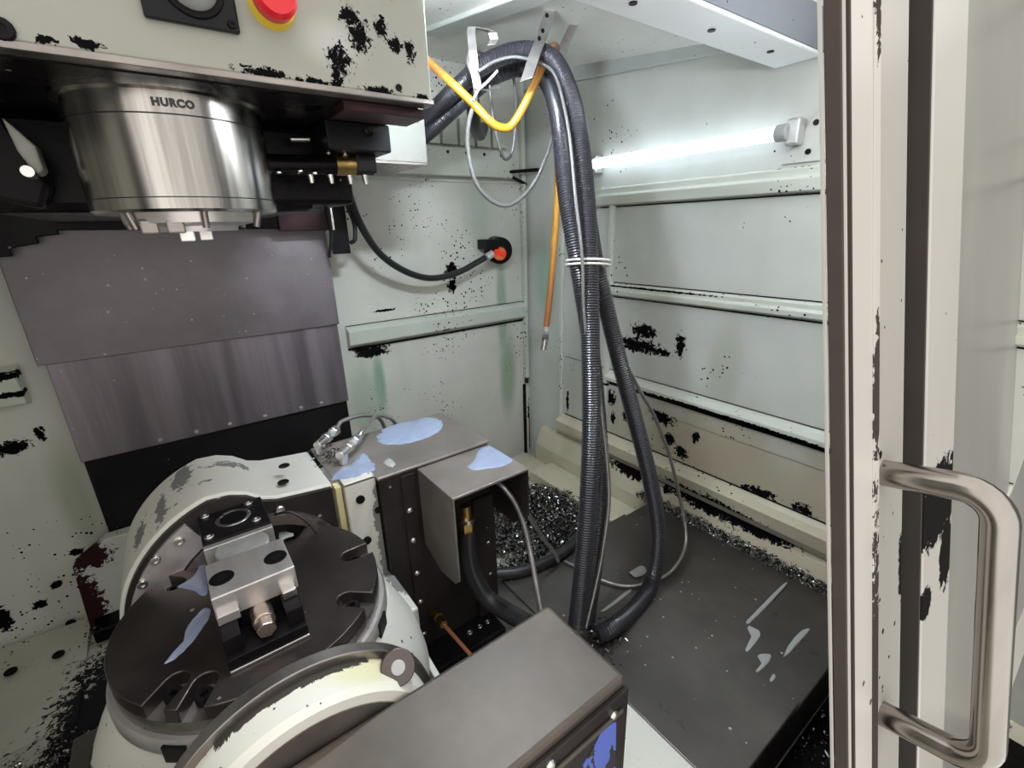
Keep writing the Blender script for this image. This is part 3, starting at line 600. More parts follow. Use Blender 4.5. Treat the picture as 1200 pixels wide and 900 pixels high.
fp = MB().prism(rim(TR, .030, .0125), 'z', .531, .550).build('faceplate', 'table_steel', rt, 25, bevel=.0012)
MB().ring([(.0001, .532), (TR, .532), (TR, .514), (TR - .002, .512), (.148, .512), (.148, .500)], (CX, CY, 0), 'z', 96).build('lower_flange', 'rim_steel', rt, 30)
MB().ring([(.146, .514), (.160, .514), (.163, .508), (.163, .496), (.150, .494)], (CX, CY, 0), 'z', 96, 0, 360).build('base_ring', 'machined', rt, 30)
for a in nots:
    x, y = CX + (TR - .024)*math.cos(a), CY + (TR - .024)*math.sin(a)
    b = MB().ring([(.0001, .536), (.004, .536), (.004, .541), (.0085, .541), (.0095, .539), (.0095, .532)], (x, y, 0), 'z', 18).build('clamp_bolt', 'black_oxide', rt, 40)
for a in (math.radians(231), math.radians(322)):
    ca, sa = math.cos(a), math.sin(a); q = []
    for r_, w_ in ((.140, -.013), (.165, -.013), (.165, .013), (.140, .013)): q.append((CX + r_*ca - w_*sa, CY + r_*sa + w_*ca))
    MB().prism(q, 'z', .488, .510).build('dark_rim_slot', 'plastic_black', rt, bevel=.001)  # black box standing in for the dark slot in the rim side
# front support
FX, FZ = .020, .474
MB().ring([(.137, .402), (.137, .388), (.116, .388), (.116, .402)], (FX, 0, FZ), 'y', 72, -40, 220, True).build('support_flange', 'rim_steel', rt, 30, bevel=.001)
MB().ring([(.0001, .400), (.1275, .400), (.1275, .356), (.123, .349), (.0001, .349)], (FX, 0, FZ), 'y', 72).build('support_housing', 'paint_cradle', rt, 30)
MB().ring([(.112, .3495), (.112, .3478), (.080, .3478)], (FX, 0, FZ), 'y', 72).build('front_ring', 'rim_steel', rt, 30)
MB().box(-.10, .15, .350, .395, .10, .46).build('support_leg', 'paint_cradle', rt, bevel=.006)
k0 = Vector((0.1106, 0.3660, 0.5745)); kn = Vector((-.12, -.72, .68)).normalized()
wa = MB().cyl(k0 - kn * .014, k0 + kn * .004, .0175, 28).build('washer', 'table_steel', rt, 40, bevel=.001)
MB().cyl(k0 + kn * .003, k0 + kn * .0055, .0072, 20).build('bolt_head', 'coolant_pale', wa, 40, bevel=.0006)
MB().box(-.30, .46, .39, .95, .03, .158).build('base_plate', 'floor_cover_steel', rt, bevel=.004)
MB().box(-.20, .522, .196, .388, .03, .168).build('base_block', 'paint_cradle', rt, bevel=.004)
MB().box(-.15, .23, .60, .89, .158, .40).build('pedestal', 'paint_case', rt, bevel=.004)

# ------------------------------------------------------------------ vise on the faceplate
vi = empty('vise', (.012, .60, .55), 'small black and steel machine vise bolted across the round faceplate', 'vise')
VX0, VX1 = -.030, .052
MB().box(VX0, VX1, .492, .735, .5502, .566).build('base', 'black_oxide', vi, bevel=.0015)
MB().box(VX0, -.012, .500, .60, .566, .588).build('rail', 'black_oxide', vi, bevel=.001)
MB().box(.034, VX1, .500, .60, .566, .588).build('rail', 'black_oxide', vi, bevel=.001)
MB().box(VX0, -.008, .525, .545, .588, .600).build('guide', 'machined', vi, bevel=.001)
MB().box(-.030, .052, .4895, .4925, .5502, .5535).build('front_edge', 'bright_steel', vi, bevel=.001)
fj = MB().box(VX0, VX1, .652, .735, .566, .620).build('fixed_jaw', 'black_oxide', vi, bevel=.0015)
MB().ring([(.017, .6201), (.0185, .6212), (.0205, .6212), (.022, .6201)], (.011, .697, 0), 'z', 28).build('bore_rim', 'bright_steel', fj, 40)
MB().ring([(.0001, .6203), (.0175, .6203)], (.011, .697, 0), 'z', 28).build('bore', 'plastic_black', fj)
for x, y in ((-.021, .724), (.034, .722), (-.021, .664), (.036, .668)): screw((x, y, .620), 'z', .006, fj, 'bright_steel', .003)
MB().box(VX0, VX1, .643, .652, .590, .617).build('jaw_plate', 'machined', vi, bevel=.001)
nj = MB().box(VX0 - .001, VX1 + .004, .534, .604, .588, .6195).build('moving_jaw', 'machined', vi, bevel=.0015)
for x, y in ((-.017, .566), (.041, .566)):
    MB().ring([(.0001, .6202), (.0128, .6202), (.0132, .6196)], (x, y, 0), 'z', 24).build('counterbore', 'plastic_black', nj)
    MB().ring([(.0001, .6208), (.004, .6208), (.006, .6205), (.006, .6200)], (x, y, 0), 'z', 14).build('bolt', 'black_oxide', nj, 40)
MB().box(-.010, .034, .536, .600, .567, .588).build('nut_block', 'black_oxide', vi, bevel=.001)
vs = MB().cyl((.012, .540, .578), (.012, .512, .578), .012, 18).build('screw_collar', 'bolt_steel', vi, 40, bevel=.001)
MB().cyl((.012, .513, .578), (.012, .498, .578), .0105, 6).build('hex_end', 'bolt_steel', vs, bevel=.0008)
MB().box(.036, .052, .520, .536, .588, .600).build('clip', 'bright_steel', vi, bevel=.002)
wk = MB().prism([(.012 + .031*math.cos(math.radians(a)), .6235 + max(-.0185, min(.0185, .031*math.sin(math.radians(a))))) for a in range(0, 360, 8)], 'z', .588, .6165).build('round_workpiece', 'galvanised', None, 40, bevel=.0015)
tag(wk, 'bright round steel workpiece gripped between the vise jaws', 'workpiece')
m = MB().box(VX0 + .004, VX1 - .002, .606, .642, .566, .5878).build('steel_parallel', 'black_oxide', None, bevel=.001)
tag(m, 'dark steel parallel bar under the round workpiece in the vise', 'parallel bar')

# ------------------------------------------------------------------ long sheet metal cover in front
fc = empty('front_cover_box', (.02, .285, .17), 'long grey sheet metal cover box with a black front and blue sticker', 'cover box')
MB().box(-.27, .297, .224, .3462, .168, .560).build('shell', 'cover_zinc', fc, bevel=.005)
fpn = MB().box(-.268, .2965, .2185, .224, .168, .548).build('front_panel', 'panel_dark', fc, bevel=.001)
MB().box(-.268, .286, .215, .2185, .525, .530).build('rail', 'cover_zinc', fpn, bevel=.001)
for p in ((0.2735, 0.2180, 0.5295), (0.1890, 0.2180, 0.5391)): screw((p[0], .2185, p[2]), '-y', .0055, fpn, 'bright_steel', .004, socket=False)
st = MB().prism([(0.2599, 0.2180, 0.5268)[::2], (0.2782, 0.2180, 0.5158)[::2], (0.2819, 0.2180, 0.4360)[::2], (0.2407, 0.2180, 0.4580)[::2], (0.2311, 0.2180, 0.4967)[::2], (0.2507, 0.2180, 0.5134)[::2]], 'y', .2178, .2185).build('sticker', 'sticker_blue', fpn); st['label'] = 'torn blue sticker'

# ------------------------------------------------------------------ flat way covers beside the table
fw = empty('flat_way_cover', (.8, .49, .03), 'flat dark steel way cover plates lying on the floor under the hoses', 'way cover')
MB().box(.525, .772, .196, .792, .150, .1625).build('cover_plate', 'floor_cover_steel', fw, bevel=.002)
MB().box(.460, .530, .390, .800, .140, .156).build('cover_plate', 'floor_cover_steel', fw, bevel=.002)
MB().box(.765, .985, .194, .788, .145, .1585).build('cover_plate', 'floor_cover_steel', fw, bevel=.002)
MB().box(.980, 1.100, .192, .784, .140, .1545).build('cover_plate', 'floor_cover_steel', fw, bevel=.002)
MB().box(.53, 1.098, .198, .204, .03, .146).build('front_skirt', 'panel_dark', fw)
MB().box(.53, 1.098, .776, .782, .03, .146).build('rear_skirt', 'panel_dark', fw)

# ------------------------------------------------------------------ elbow fittings on the motor cover lid
def fitting(base, d, label):
    b = Vector(base); d = Vector(d).normalized()
    e = empty('elbow_fitting', b, label, 'pipe fitting', 'elbow fittings on the motor cover')
    MB().cyl(b, b + Vector((0, 0, .018)), .0095, 16).build('elbow', 'bright_steel', e, 40, bevel=.001)
    k = b + Vector((0, 0, .020))
    MB().cyl(k - d*.010, k + d*.020, .0085, 16).build('elbow_arm', 'bright_steel', e, 40, bevel=.001)
    MB().cyl(k + d*.018, k + d*.030, .0105, 6).build('hex_nut', 'bright_steel', e, bevel=.001)
    MB().cyl(k + d*.030, k + d*.044, .0080, 16).build('sleeve', 'galvanised', e, 40)
    MB().cyl(k + d*.044, k + d*.058, .0105, 6).build('hex_nut', 'bright_steel', e, bevel=.001)
    pts = spline([k + d*.058, k + d*.085 + Vector((0, 0, .006)), Vector((k.x + .115, max(k.y + .075, .915), k.z + .002)), Vector((k.x + .155, max(k.y + .09, .925), k.z - .030)), Vector((k.x + .165, max(k.y + .09, .925), k.z - .13))])
    MB().tube(pts, .0042, 10).build('pipe', 'conduit', e, 60)
    return e
fitting((0.1753, 0.8595, 0.6035), (.72, .66, .05), 'steel elbow pipe fitting on the motor cover lid behind its twin')
fitting((0.1952, 0.7906, 0.6035), (.72, .66, .05), 'steel elbow pipe fitting on the motor cover lid touching the pale coolant splash')

# ------------------------------------------------------------------ hoses
def ribbed(pts, r, step=.0025, depth=.09, seg=20):
    P = resample(spline(pts, 10), step)
    rr = [r * (1 + depth * (.5 if (i % 2) else -.5)) for i in range(len(P))]
    return MB().tube(P, rr, seg)
HA = [(.578, 1.30, 1.21), (0.6069, 1.1200, 1.2655), (0.6273, 1.0300, 1.3000), (0.6583, 0.9600, 1.3332), (0.7047, 0.9000, 1.3466), (0.7347, 0.8400, 1.3239), (0.7361, 0.7900, 1.2603), (0.7201, 0.7400, 1.1719), (0.7022, 0.7000, 1.0555), (0.6748, 0.6600, 0.9405), (0.6440, 0.6200, 0.7849), (0.6162, 0.5850, 0.6242), (0.5881, 0.5600, 0.4938), (0.5578, 0.5400, 0.3587), (0.5372, 0.5350, 0.2187)]
HB = [(.578, 1.33, 1.17), (0.6193, 1.1400, 1.2371), (0.6561, 1.0700, 1.2790), (0.6957, 1.0000, 1.3188), (0.7507, 0.9600, 1.3369), (0.7612, 0.8900, 1.3026), (0.7333, 0.8200, 1.2327), (0.7025, 0.7700, 1.1599), (0.6710, 0.7200, 1.0564), (0.6622, 0.6800, 0.9406), (0.6799, 0.6600, 0.7899), (0.6801, 0.6300, 0.6298), (0.6661, 0.6000, 0.4644), (0.6301, 0.5750, 0.3208), (0.5937, 0.5600, 0.1717)]
HC = [(0.7380, 1.0600, 1.3486), (0.7793, 0.9800, 1.3626), (0.8123, 0.9200, 1.3295), (0.8108, 0.8500, 1.2215), (0.7769, 0.7800, 1.0755), (0.7335, 0.7000, 0.9290), (0.7440, 0.6800, 0.8503), (0.7571, 0.6500, 0.7383), (0.7822, 0.6200, 0.6060), (0.8011, 0.5850, 0.4753), (0.8158, 0.5600, 0.3526), (0.8113, 0.5450, 0.2728), (0.7848, 0.5350, 0.1896), (0.7090, 0.5200, 0.1703), (0.6155, 0.5061, 0.1850), (0.5768, 0.5138, 0.1830)]
h = ribbed(HA, .0182).build('corrugated_hose', 'hose_black', None, 24); tag(h, 'thick black ribbed hose hanging straight from the roof hook down to the grey cover box', 'hose')
h = ribbed(HB, .0172).build('corrugated_hose', 'hose_black', None, 24); tag(h, 'black ribbed hose running behind the straight hanging hose and under the cable tie', 'hose')
h = ribbed(HC, .0175).build('corrugated_hose', 'hose_black', None, 24); tag(h, 'black ribbed hose bowing out towards the right wall and curling back on the cover plates', 'hose')
h = MB().tube(spline([(0.6620, 1.1600, 1.3027), (0.6849, 1.1300, 1.3177), (0.7242, 1.1300, 1.3150), (0.7755, 1.2000, 1.2683), (0.8828, 1.3400, 1.2708), (0.9902, 1.4800, 1.3210)]), .018, 12).build('short_black_hose', 'hose_smooth', None, 60)
tag(h, 'short black hose stub drooping beside the upper slatted wall panel', 'hose')
def line(name, pts, r, mat, label, cat='cable'):
    return tag(MB().tube(spline(pts, 8), r, 9).build(name, mat, None, 60), label, cat)
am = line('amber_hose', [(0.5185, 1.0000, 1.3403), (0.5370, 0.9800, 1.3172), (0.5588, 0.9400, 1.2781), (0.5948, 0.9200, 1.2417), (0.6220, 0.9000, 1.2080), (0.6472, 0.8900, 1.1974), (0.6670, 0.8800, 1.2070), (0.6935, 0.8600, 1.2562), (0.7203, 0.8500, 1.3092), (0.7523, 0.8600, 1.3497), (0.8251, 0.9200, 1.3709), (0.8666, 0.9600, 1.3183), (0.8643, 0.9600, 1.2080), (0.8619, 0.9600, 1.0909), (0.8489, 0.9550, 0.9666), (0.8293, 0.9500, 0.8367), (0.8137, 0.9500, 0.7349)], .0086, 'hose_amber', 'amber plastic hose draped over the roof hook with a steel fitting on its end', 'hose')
a, b, c_ = Vector((0.8137, 0.9500, 0.7349)), Vector((0.8104, 0.9500, 0.7116)), Vector((0.8040, 0.9500, 0.6767))
MB().cyl(a + Vector((0,0,.006)), a - Vector((0,0,.006)), .0095, 14).build('hose_clamp', 'galvanised', am, 40)
MB().cyl(b + Vector((0,0,.008)), b - Vector((0,0,.005)), .0105, 6).build('hex_nut', 'bright_steel', am)
MB().cyl(b - Vector((0,0,.005)), c_, .0095, 14).build('end_fitting', 'bright_steel', am, 40)
line('grey_cable', [(0.6980, 1.0000, 1.3619), (0.6294, 0.9600, 1.3534), (0.5939, 0.9300, 1.3193), (0.5996, 0.9200, 1.2834), (0.5994, 0.9200, 1.2483), (0.5889, 0.9300, 1.2148), (0.5876, 0.9400, 1.1679), (0.6005, 0.9400, 1.1013), (0.6390, 0.9400, 1.0597), (0.6891, 0.9300, 1.0484), (0.7482, 0.9200, 1.0911), (0.7788, 0.9000, 1.1610), (0.7820, 0.8800, 1.2240), (0.7720, 0.8800, 1.2889)], .0048, 'cable_grey', 'grey cable hanging in a wide loop below the roof hooks')
line('grey_cable', [(0.6788, 0.9800, 1.2989), (0.6795, 0.9800, 1.2691), (0.6885, 0.9800, 1.2153), (0.7031, 0.9800, 1.1667), (0.7173, 0.9800, 1.1511), (0.7356, 0.9800, 1.1686), (0.7478, 0.9800, 1.2292), (0.7651, 1.0000, 1.2967), (0.7569, 1.0000, 1.3474)], .0035, 'cable_grey', 'thin grey cable in a narrow loop inside the wide cable loop')
line('grey_cable', [(0.5957, 0.9000, 1.2946), (0.6312, 0.8900, 1.3149), (0.6700, 0.8700, 1.3231), (0.7118, 0.8400, 1.3101), (0.7108, 0.8000, 1.2813), (0.6973, 0.7600, 1.2247), (0.6786, 0.7200, 1.1511), (0.6554, 0.6800, 1.0535), (0.6414, 0.6450, 0.9444), (0.6335, 0.6300, 0.8513), (0.6307, 0.6100, 0.7380)], .0032, 'cable_grey', 'grey cable strapped along the front of the ribbed hose bundle')
line('braided_conduit', [(0.6573, 0.6200, 0.7481), (0.6577, 0.6000, 0.6448), (0.6591, 0.5800, 0.5367), (0.6528, 0.5650, 0.4450), (0.6231, 0.5500, 0.3509), (0.5928, 0.5400, 0.2752), (0.5573, 0.5300, 0.2030)], .0048, 'conduit', 'thin braided metal conduit running down beside the straight ribbed hose', 'conduit')
line('braided_conduit', [(0.7898, 0.6600, 0.7148), (0.8440, 0.6500, 0.6279), (0.8890, 0.6400, 0.5586), (0.9516, 0.6300, 0.4359), (0.9964, 0.6100, 0.2806), (0.9795, 0.5753, 0.2050), (0.9265, 0.5498, 0.1820), (0.8587, 0.5389, 0.1720), (0.7960, 0.5519, 0.1690), (0.7468, 0.5765, 0.1690), (0.7135, 0.6286, 0.1690), (0.6919, 0.7374, 0.1660)], .0046, 'conduit', 'thin braided metal conduit looping across the flat cover plates', 'conduit')
line('braided_conduit', [(0.4196, 0.6300, 0.5539), (0.4259, 0.6150, 0.5441), (0.4372, 0.6000, 0.5162), (0.4444, 0.5850, 0.4750), (0.4395, 0.5600, 0.4263), (0.4283, 0.5300, 0.3799), (0.4212, 0.5100, 0.3450)], .0050, 'conduit', 'braided metal conduit coming out of the connector hood down behind the grey cover box', 'conduit')
line('braided_conduit', [(0.5285, 0.7000, 0.4280), (0.5490, 0.7000, 0.3843), (0.6025, 0.7200, 0.2929), (0.6540, 0.7350, 0.2134), (0.6657, 0.7350, 0.1811)], .0048, 'conduit', 'short braided conduit below the connector hood near the swarf heap', 'conduit')
line('floor_hose', [(0.4778, 0.8234, 0.1850), (0.5226, 0.7951, 0.1800), (0.5816, 0.7666, 0.1780), (0.6570, 0.7550, 0.1780), (0.7342, 0.7629, 0.1780), (0.8415, 0.7981, 0.1780)], .014, 'hose_smooth', 'black hose lying on the plates between the motor cover and the hanging hoses', 'hose')
line('connector_hose', [(0.3537, 0.6400, 0.4723), (0.3498, 0.6350, 0.4339), (0.3517, 0.6250, 0.3873), (0.3633, 0.6000, 0.3431), (0.3774, 0.5600, 0.3331), (0.3857, 0.5000, 0.3446)], .0165, 'hose_smooth', 'thick black hose dropping from the brass fitting inside the connector hood', 'hose')
# cable ties
def tie(path, r, label): return tag(MB().tube(path, r, 8).build('cable_tie', 'tie_white', None, 60), label, 'cable tie')
def loop(c, ax, a, b, n=24):
    ax = Vector(ax).normalized(); u = ax.cross(Vector((.7, -.7, 0))).normalized(); w = ax.cross(u)
    return [Vector(c) + w * a * math.cos(2*math.pi*i/n) + u * b * math.sin(2*math.pi*i/n) for i in range(n + 1)]
tc = (Vector((0.6755, 0.6650, 0.9322)) + Vector((0.7057, 0.6900, 0.9294))) * .5
for dz, lab in ((0, 'upper of two white cable ties strapped round the ribbed hoses'), (-.008, 'lower of two white cable ties strapped round the ribbed hoses')): tie(loop(tc + Vector((0, 0, dz)), (.12, .1, 1), .043, .046), .0026, lab)
tie([Vector(p) for p in ((0.6439, 0.9000, 1.3028), (0.6230, 0.9050, 1.2831), (0.6003, 0.9100, 1.2647), (0.5867, 0.9100, 1.2450))], .0028, 'white cable tie knotted on the lower end of the wire hook')
# stay rods in the corner
tag(MB().cyl((1.067, 1.46, 1.184), (1.184, 1.40, 1.192), .006, 8).build('stay_rod', 'black_oxide', None, 40), 'black level rod bridging the corner behind the amber hose', 'rod')
tag(MB().cyl((1.067, 1.46, 1.178), (1.175, 1.485, 1.150), .006, 8).build('stay_rod', 'black_oxide', None, 40), 'black sloping rod in the corner below the level rod', 'rod')
# roof hooks
def strap(path, w, th, name, mat, parent=None, side=None):
    P = [Vector(p) for p in path]; m = MB(); vs = []; s_ = Vector(side).normalized()
    for i, p in enumerate(P):
        t = (P[min(i+1, len(P)-1)] - P[max(i-1, 0)]).normalized(); n = t.cross(s_).normalized()
        vs += [p - s_*w/2 - n*th/2, p + s_*w/2 - n*th/2, p + s_*w/2 + n*th/2, p - s_*w/2 + n*th/2]
    fs = [(4*i+k, 4*i+(k+1) % 4, 4*i+4+(k+1) % 4, 4*i+4+k) for i in range(len(P)-1) for k in range(4)]
    m.add(vs, fs + [(0, 3, 2, 1), tuple(4*len(P)-4+k for k in range(4))]); return m.build(name, mat, parent, bevel=.0006)
hk = empty('roof_hook', (0.5873, 0.9000, 1.2581), 'narrow galvanised C-shaped hook hanging from the roof rail', 'hook')
strap([(0.6523, 0.9300, 1.3566), (0.6593, 0.9300, 1.3683), (0.6556, 0.9300, 1.3795), (0.6410, 0.9300, 1.3813), (0.6061, 0.9300, 1.3794), (0.6035, 0.9300, 1.3718), (0.5989, 0.9200, 1.3351), (0.5991, 0.9150, 1.2927), (0.6005, 0.9100, 1.2678), (0.6128, 0.9100, 1.2662), (0.6455, 0.9200, 1.2739), (0.6591, 0.9200, 1.2834)], .017, .0025, 'strap', 'conduit', hk, (.75, -.55, 0))
hk2 = empty('roof_hook', (0.6714, 0.8400, 1.2764), 'wide galvanised hook plate with slots, carrying the amber hose under the roof', 'hook')
strap([(0.6554, 0.8200, 1.2698), (0.6837, 0.8300, 1.3164), (0.7277, 0.8500, 1.3752), (0.7568, 0.8650, 1.4170)], .026, .003, 'plate', 'conduit', hk2, (.75, -.55, .25))
strap([(0.7592, 0.8650, 1.4189), (0.7962, 0.8800, 1.4263), (0.8445, 0.9000, 1.4325), (0.8576, 0.9000, 1.4224), (0.8450, 0.9000, 1.4042), (0.8298, 0.9000, 1.3825), (0.8198, 0.9000, 1.3552)], .020, .0025, 'bent_arm', 'conduit', hk2, (.75, -.55, 0))
for p in ((0.7303, 0.8450, 1.3971), (0.7104, 0.8350, 1.3650), (0.6989, 0.8320, 1.3494)): MB().ring([(.0001, -.001), (.004, -.001), (.004, .001), (.0001, .001)], p, 'y', 10).build('slot', 'black_oxide', hk2)

# ------------------------------------------------------------------ spilled coolant
def blob(pts, z, name, mat, label, th=.0012, jit=.0018, seed=1):
    rnd = random.Random(seed); P = spline([Vector((p[0], p[1], 0)) for p in pts] + [Vector((pts[0][0], pts[0][1], 0))], 5)[:-1]
    c = sum(P, Vector()) / len(P); n = len(P); vs = [(c.x, c.y, z + th*1.1)]
    for k, (s, h) in enumerate(((.93, th), (1.0, th*.3), (1.01, -.0002))):
        for p in P:
            q = c + (p - c) * s; vs.append((q.x + (rnd.uniform(-jit, jit) if k == 1 else 0), q.y + (rnd.uniform(-jit, jit) if k == 1 else 0), z + h))
    fs = [(0, 1+i, 1+(i+1) % n) for i in range(n)]
    for k in range(2): fs += [(1+k*n+i, 1+(k+1)*n+i, 1+(k+1)*n+(i+1) % n, 1+k*n+(i+1) % n) for i in range(n)]
    return tag(MB().add(vs, fs).build(name, mat, None, 70), label, 'coolant')
blob([(0.2850, 0.8608, 0.6035), (0.3230, 0.8954, 0.6035), (0.3703, 0.8912, 0.6035), (0.4079, 0.8841, 0.6035), (0.4243, 0.8512, 0.6035), (0.4038, 0.8095, 0.6035), (0.3611, 0.7913, 0.6035), (0.3243, 0.7918, 0.6035), (0.2950, 0.8065, 0.6035), (0.2797, 0.8293, 0.6035)], .6035, 'coolant_puddle', 'coolant', 'wide pale blue coolant puddle on the motor cover lid', .0015, .0035, 3)
blob([(0.1595, 0.7464, 0.6035), (0.1821, 0.7731, 0.6035), (0.2040, 0.7751, 0.6035), (0.2337, 0.8062, 0.6035), (0.2363, 0.7776, 0.6035), (0.2341, 0.7380, 0.6035), (0.2122, 0.7289, 0.6035), (0.1832, 0.7305, 0.6035)], .6035, 'coolant_puddle', 'coolant', 'pale blue coolant splash beside the elbow fittings', .0012, .004, 4)
blob([(0.2508, 0.7444, 0.6035), (0.2659, 0.7573, 0.6035), (0.2677, 0.7305, 0.6035), (0.2565, 0.7194, 0.6035)], .6035, 'coolant_drop', 'coolant_pale', 'small pale coolant drop near the front edge of the motor cover lid', .001, .001, 5)
blob([(0.3685, 0.6471, 0.5965), (0.3900, 0.6583, 0.5965), (0.4184, 0.6880, 0.5965), (0.4450, 0.6895, 0.5965), (0.4461, 0.6510, 0.5965), (0.4448, 0.6169, 0.5965), (0.4197, 0.6087, 0.5965), (0.3933, 0.6185, 0.5965), (0.3702, 0.6298, 0.5965)], .5965, 'coolant_puddle', 'coolant', 'pale blue coolant puddle on the connector hood', .0012, .0015, 6)
blob([(-0.0704, 0.6876, 0.5500), (-0.0564, 0.6929, 0.5500), (-0.0453, 0.7099, 0.5500), (-0.0379, 0.7387, 0.5500), (-0.0344, 0.7287, 0.5500), (-0.0399, 0.6476, 0.5500), (-0.0540, 0.6666, 0.5500)], .55, 'coolant_puddle', 'coolant', 'blue coolant puddle on the faceplate against the vise', .001, .001, 7)
blob([(-0.0874, 0.5523, 0.5500), (-0.0792, 0.5640, 0.5500), (-0.0691, 0.5706, 0.5500), (-0.0654, 0.5939, 0.5500), (-0.0557, 0.6094, 0.5500), (-0.0440, 0.6193, 0.5500), (-0.0382, 0.6111, 0.5500), (-0.0423, 0.5954, 0.5500), (-0.0504, 0.5822, 0.5500), (-0.0600, 0.5680, 0.5500), (-0.0722, 0.5570, 0.5500), (-0.0803, 0.5523, 0.5500)], .55, 'coolant_streak', 'coolant', 'long blue coolant streak across the open side of the faceplate', .0008, .0008, 8)
blob([(-0.0298, 0.5100, 0.5500), (-0.0250, 0.4954, 0.5500), (-0.0156, 0.4908, 0.5500), (-0.0112, 0.4981, 0.5500), (-0.0194, 0.5128, 0.5500)], .55, 'coolant_drop', 'coolant_pale', 'pale coolant bead at the near corner of the vise base', .001, .0008, 9)
blob([(0.0312, 0.4963, 0.5500), (0.0398, 0.4926, 0.5500), (0.0486, 0.4978, 0.5500), (0.0496, 0.5098, 0.5500), (0.0381, 0.5061, 0.5500)], .55, 'coolant_drop', 'coolant_pale', 'pale coolant bead at the vise base corner facing the front support', .001, .0008, 10)
blob([(0.0652, 0.7331, 0.5520), (0.0760, 0.7244, 0.5520), (0.0825, 0.7080, 0.5520), (0.0699, 0.7073, 0.5520), (0.0607, 0.7041, 0.5520)], .55, 'coolant_drop', 'coolant_pale', 'pale coolant smear behind the vise moving jaw', .001, .0014, 11)
for i, (pp, lab) in enumerate((
    ([(0.8730, 0.3500, 0.1585), (0.8915, 0.3444, 0.1585), (1.0522, 0.3485, 0.1585), (1.0488, 0.3549, 0.1585), (0.9002, 0.3527, 0.1585)], 'thin pale coolant line in an angled trail on the flat cover plates'),
    ([(0.8721, 0.3419, 0.1585), (0.8708, 0.3171, 0.1585), (0.8111, 0.3100, 0.1585), (0.8096, 0.3164, 0.1585), (0.8566, 0.3227, 0.1585), (0.8604, 0.3395, 0.1585)], 'bent pale coolant trail on the flat cover plates'),
    ([(0.7699, 0.2782, 0.1585), (0.7989, 0.2794, 0.1585), (0.8128, 0.2933, 0.1585), (0.8350, 0.2784, 0.1585), (0.8114, 0.2721, 0.1585), (0.7751, 0.2742, 0.1585)], 'forked pale coolant blot on the flat cover plates'),
    ([(0.8491, 0.2598, 0.1585), (0.8864, 0.2666, 0.1585), (0.9417, 0.2669, 0.1585), (0.9644, 0.2576, 0.1585), (0.9261, 0.2569, 0.1585), (0.8721, 0.2569, 0.1585)], 'broad pale coolant dash on the flat cover plates'),
    ([(0.7769, 0.2521, 0.1585), (0.7947, 0.2542, 0.1585), (0.7931, 0.2485, 0.1585), (0.7758, 0.2484, 0.1585)], 'tiny pale coolant spot near the front edge of the flat cover plates'))):
    z = .1585 if pp[0][0] < .98 else .1545
    blob(pp, z, 'coolant_trail', 'coolant_pale', lab, .0006, .0006, 20 + i)
blob([(0.7942, 0.6103, 0.1585), (0.8393, 0.6062, 0.1585), (0.8277, 0.5836, 0.1585), (0.7932, 0.5879, 0.1585)], .1625, 'coolant_drop', 'coolant_pale', 'pale coolant spot inside the conduit loop on the flat cover plates', .0006, .0008, 31)
blob([(0.6455, 0.5676, 0.1625), (0.7417, 0.5718, 0.1625), (0.7422, 0.5644, 0.1625), (0.6565, 0.5621, 0.1625)], .1625, 'coolant_trail', 'coolant_pale', 'pale coolant line beside the curl of the outer ribbed hose', .0006, .0006, 32)

# ------------------------------------------------------------------ swarf
def curls(n, place, smin, smax, seed):
    rnd = random.Random(seed); m = MB()
    for _ in range(n):
        p = Vector(place(rnd)); L = rnd.uniform(smin, smax); wd = L * rnd.uniform(.12, .3)
        R_ = Matrix.Rotation(rnd.uniform(0, 6.283), 3, 'Z') @ Matrix.Rotation(rnd.uniform(-1.1, 1.1), 3, 'X') @ Matrix.Rotation(rnd.uniform(-.7, .7), 3, 'Y')
        bend = rnd.uniform(-2.4, 2.4); vs = []
        for k in range(4):
            t = k / 3 - .5; a = bend * t
            x = math.sin(a) / bend * L if abs(bend) > .1 else t * L; z = (1 - math.cos(a)) / bend * L if abs(bend) > .1 else 0
            for s in (-.5, .5): vs.append(p + R_ @ Vector((x, s * wd, z)))
        m.add(vs, [(2*k, 2*k+1, 2*k+3, 2*k+2) for k in range(3)])
    return m
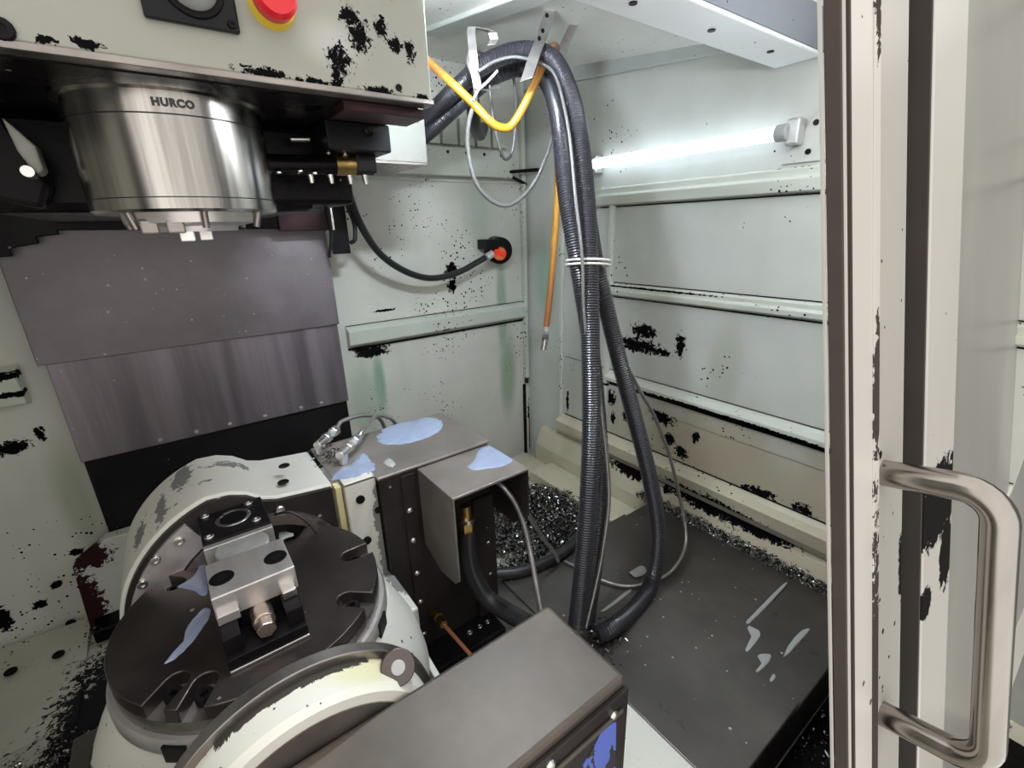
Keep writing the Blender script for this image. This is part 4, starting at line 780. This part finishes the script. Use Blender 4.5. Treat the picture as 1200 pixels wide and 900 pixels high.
def heap(rnd):
    while True:
        x, y = rnd.uniform(.62, 1.12), rnd.uniform(.80, 1.34)
        d = ((x - .87) / .25)**2 + ((y - 1.03) / .27)**2
        if d < rnd.uniform(.3, 1): return x, y, .032 + rnd.random() * .07 * max(0, 1 - d) + rnd.random() * .012
def stuff(o, label, cat='metal chips'): return tag(o, label, cat, None, 'stuff')
stuff(curls(5200, heap, .010, .026, 1).build('swarf_heap', 'swarf'), 'heap of curled metal shavings on the floor behind the hoses')
def alongwall(rnd): 
    y = rnd.uniform(.20, .84); return 1.100 + rnd.random() * .040 + rnd.gauss(0, .006), y, .150 + rnd.random() * .012
stuff(curls(2600, alongwall, .006, .014, 2).build('swarf_ridge', 'swarf'), 'ridge of fine metal chips along the foot of the right wall')
def leftfloor(rnd):
    x = rnd.uniform(-.78, -.26); return x, rnd.uniform(.60, 1.10) - abs(rnd.gauss(0, .05)), .032 + rnd.random() * .03
stuff(curls(6500, leftfloor, .007, .017, 3).build('swarf_bed', 'swarf'), 'bed of glittering metal chips on the floor left of the rotary table')
def frontpit(rnd): return rnd.uniform(.62, 1.16), rnd.uniform(-.05, .185), .032 + rnd.random() * .03
stuff(curls(1500, frontpit, .005, .013, 4).build('swarf_pit', 'swarf'), 'metal chips in the dark pit in front of the flat cover plates')
def hosefoot(rnd): 
    a = rnd.random() * 6.28; r = abs(rnd.gauss(0, .026)); return .590 + r * math.cos(a), .515 + r * math.sin(a), .164 + rnd.random() * .018
stuff(curls(380, hosefoot, .004, .010, 5).build('swarf_clump', 'swarf'), 'clump of metal chips where the ribbed hoses reach the cover plates')
def fittingchips(rnd): 
    p = (0.1849, 0.8118, 0.6035); return p[0] + rnd.gauss(0, .013), p[1] + rnd.gauss(0, .016) + .02, .6045 + rnd.random() * .008
stuff(curls(260, fittingchips, .003, .008, 6).build('swarf_clump', 'swarf'), 'metal chips caught between the two elbow fittings')
def kerb(rnd): return rnd.uniform(.46, .75), rnd.uniform(.80, .95), .034 + rnd.random() * .03
stuff(curls(1600, kerb, .008, .02, 7).build('swarf_drift', 'swarf'), 'drift of metal shavings behind the connector hood')
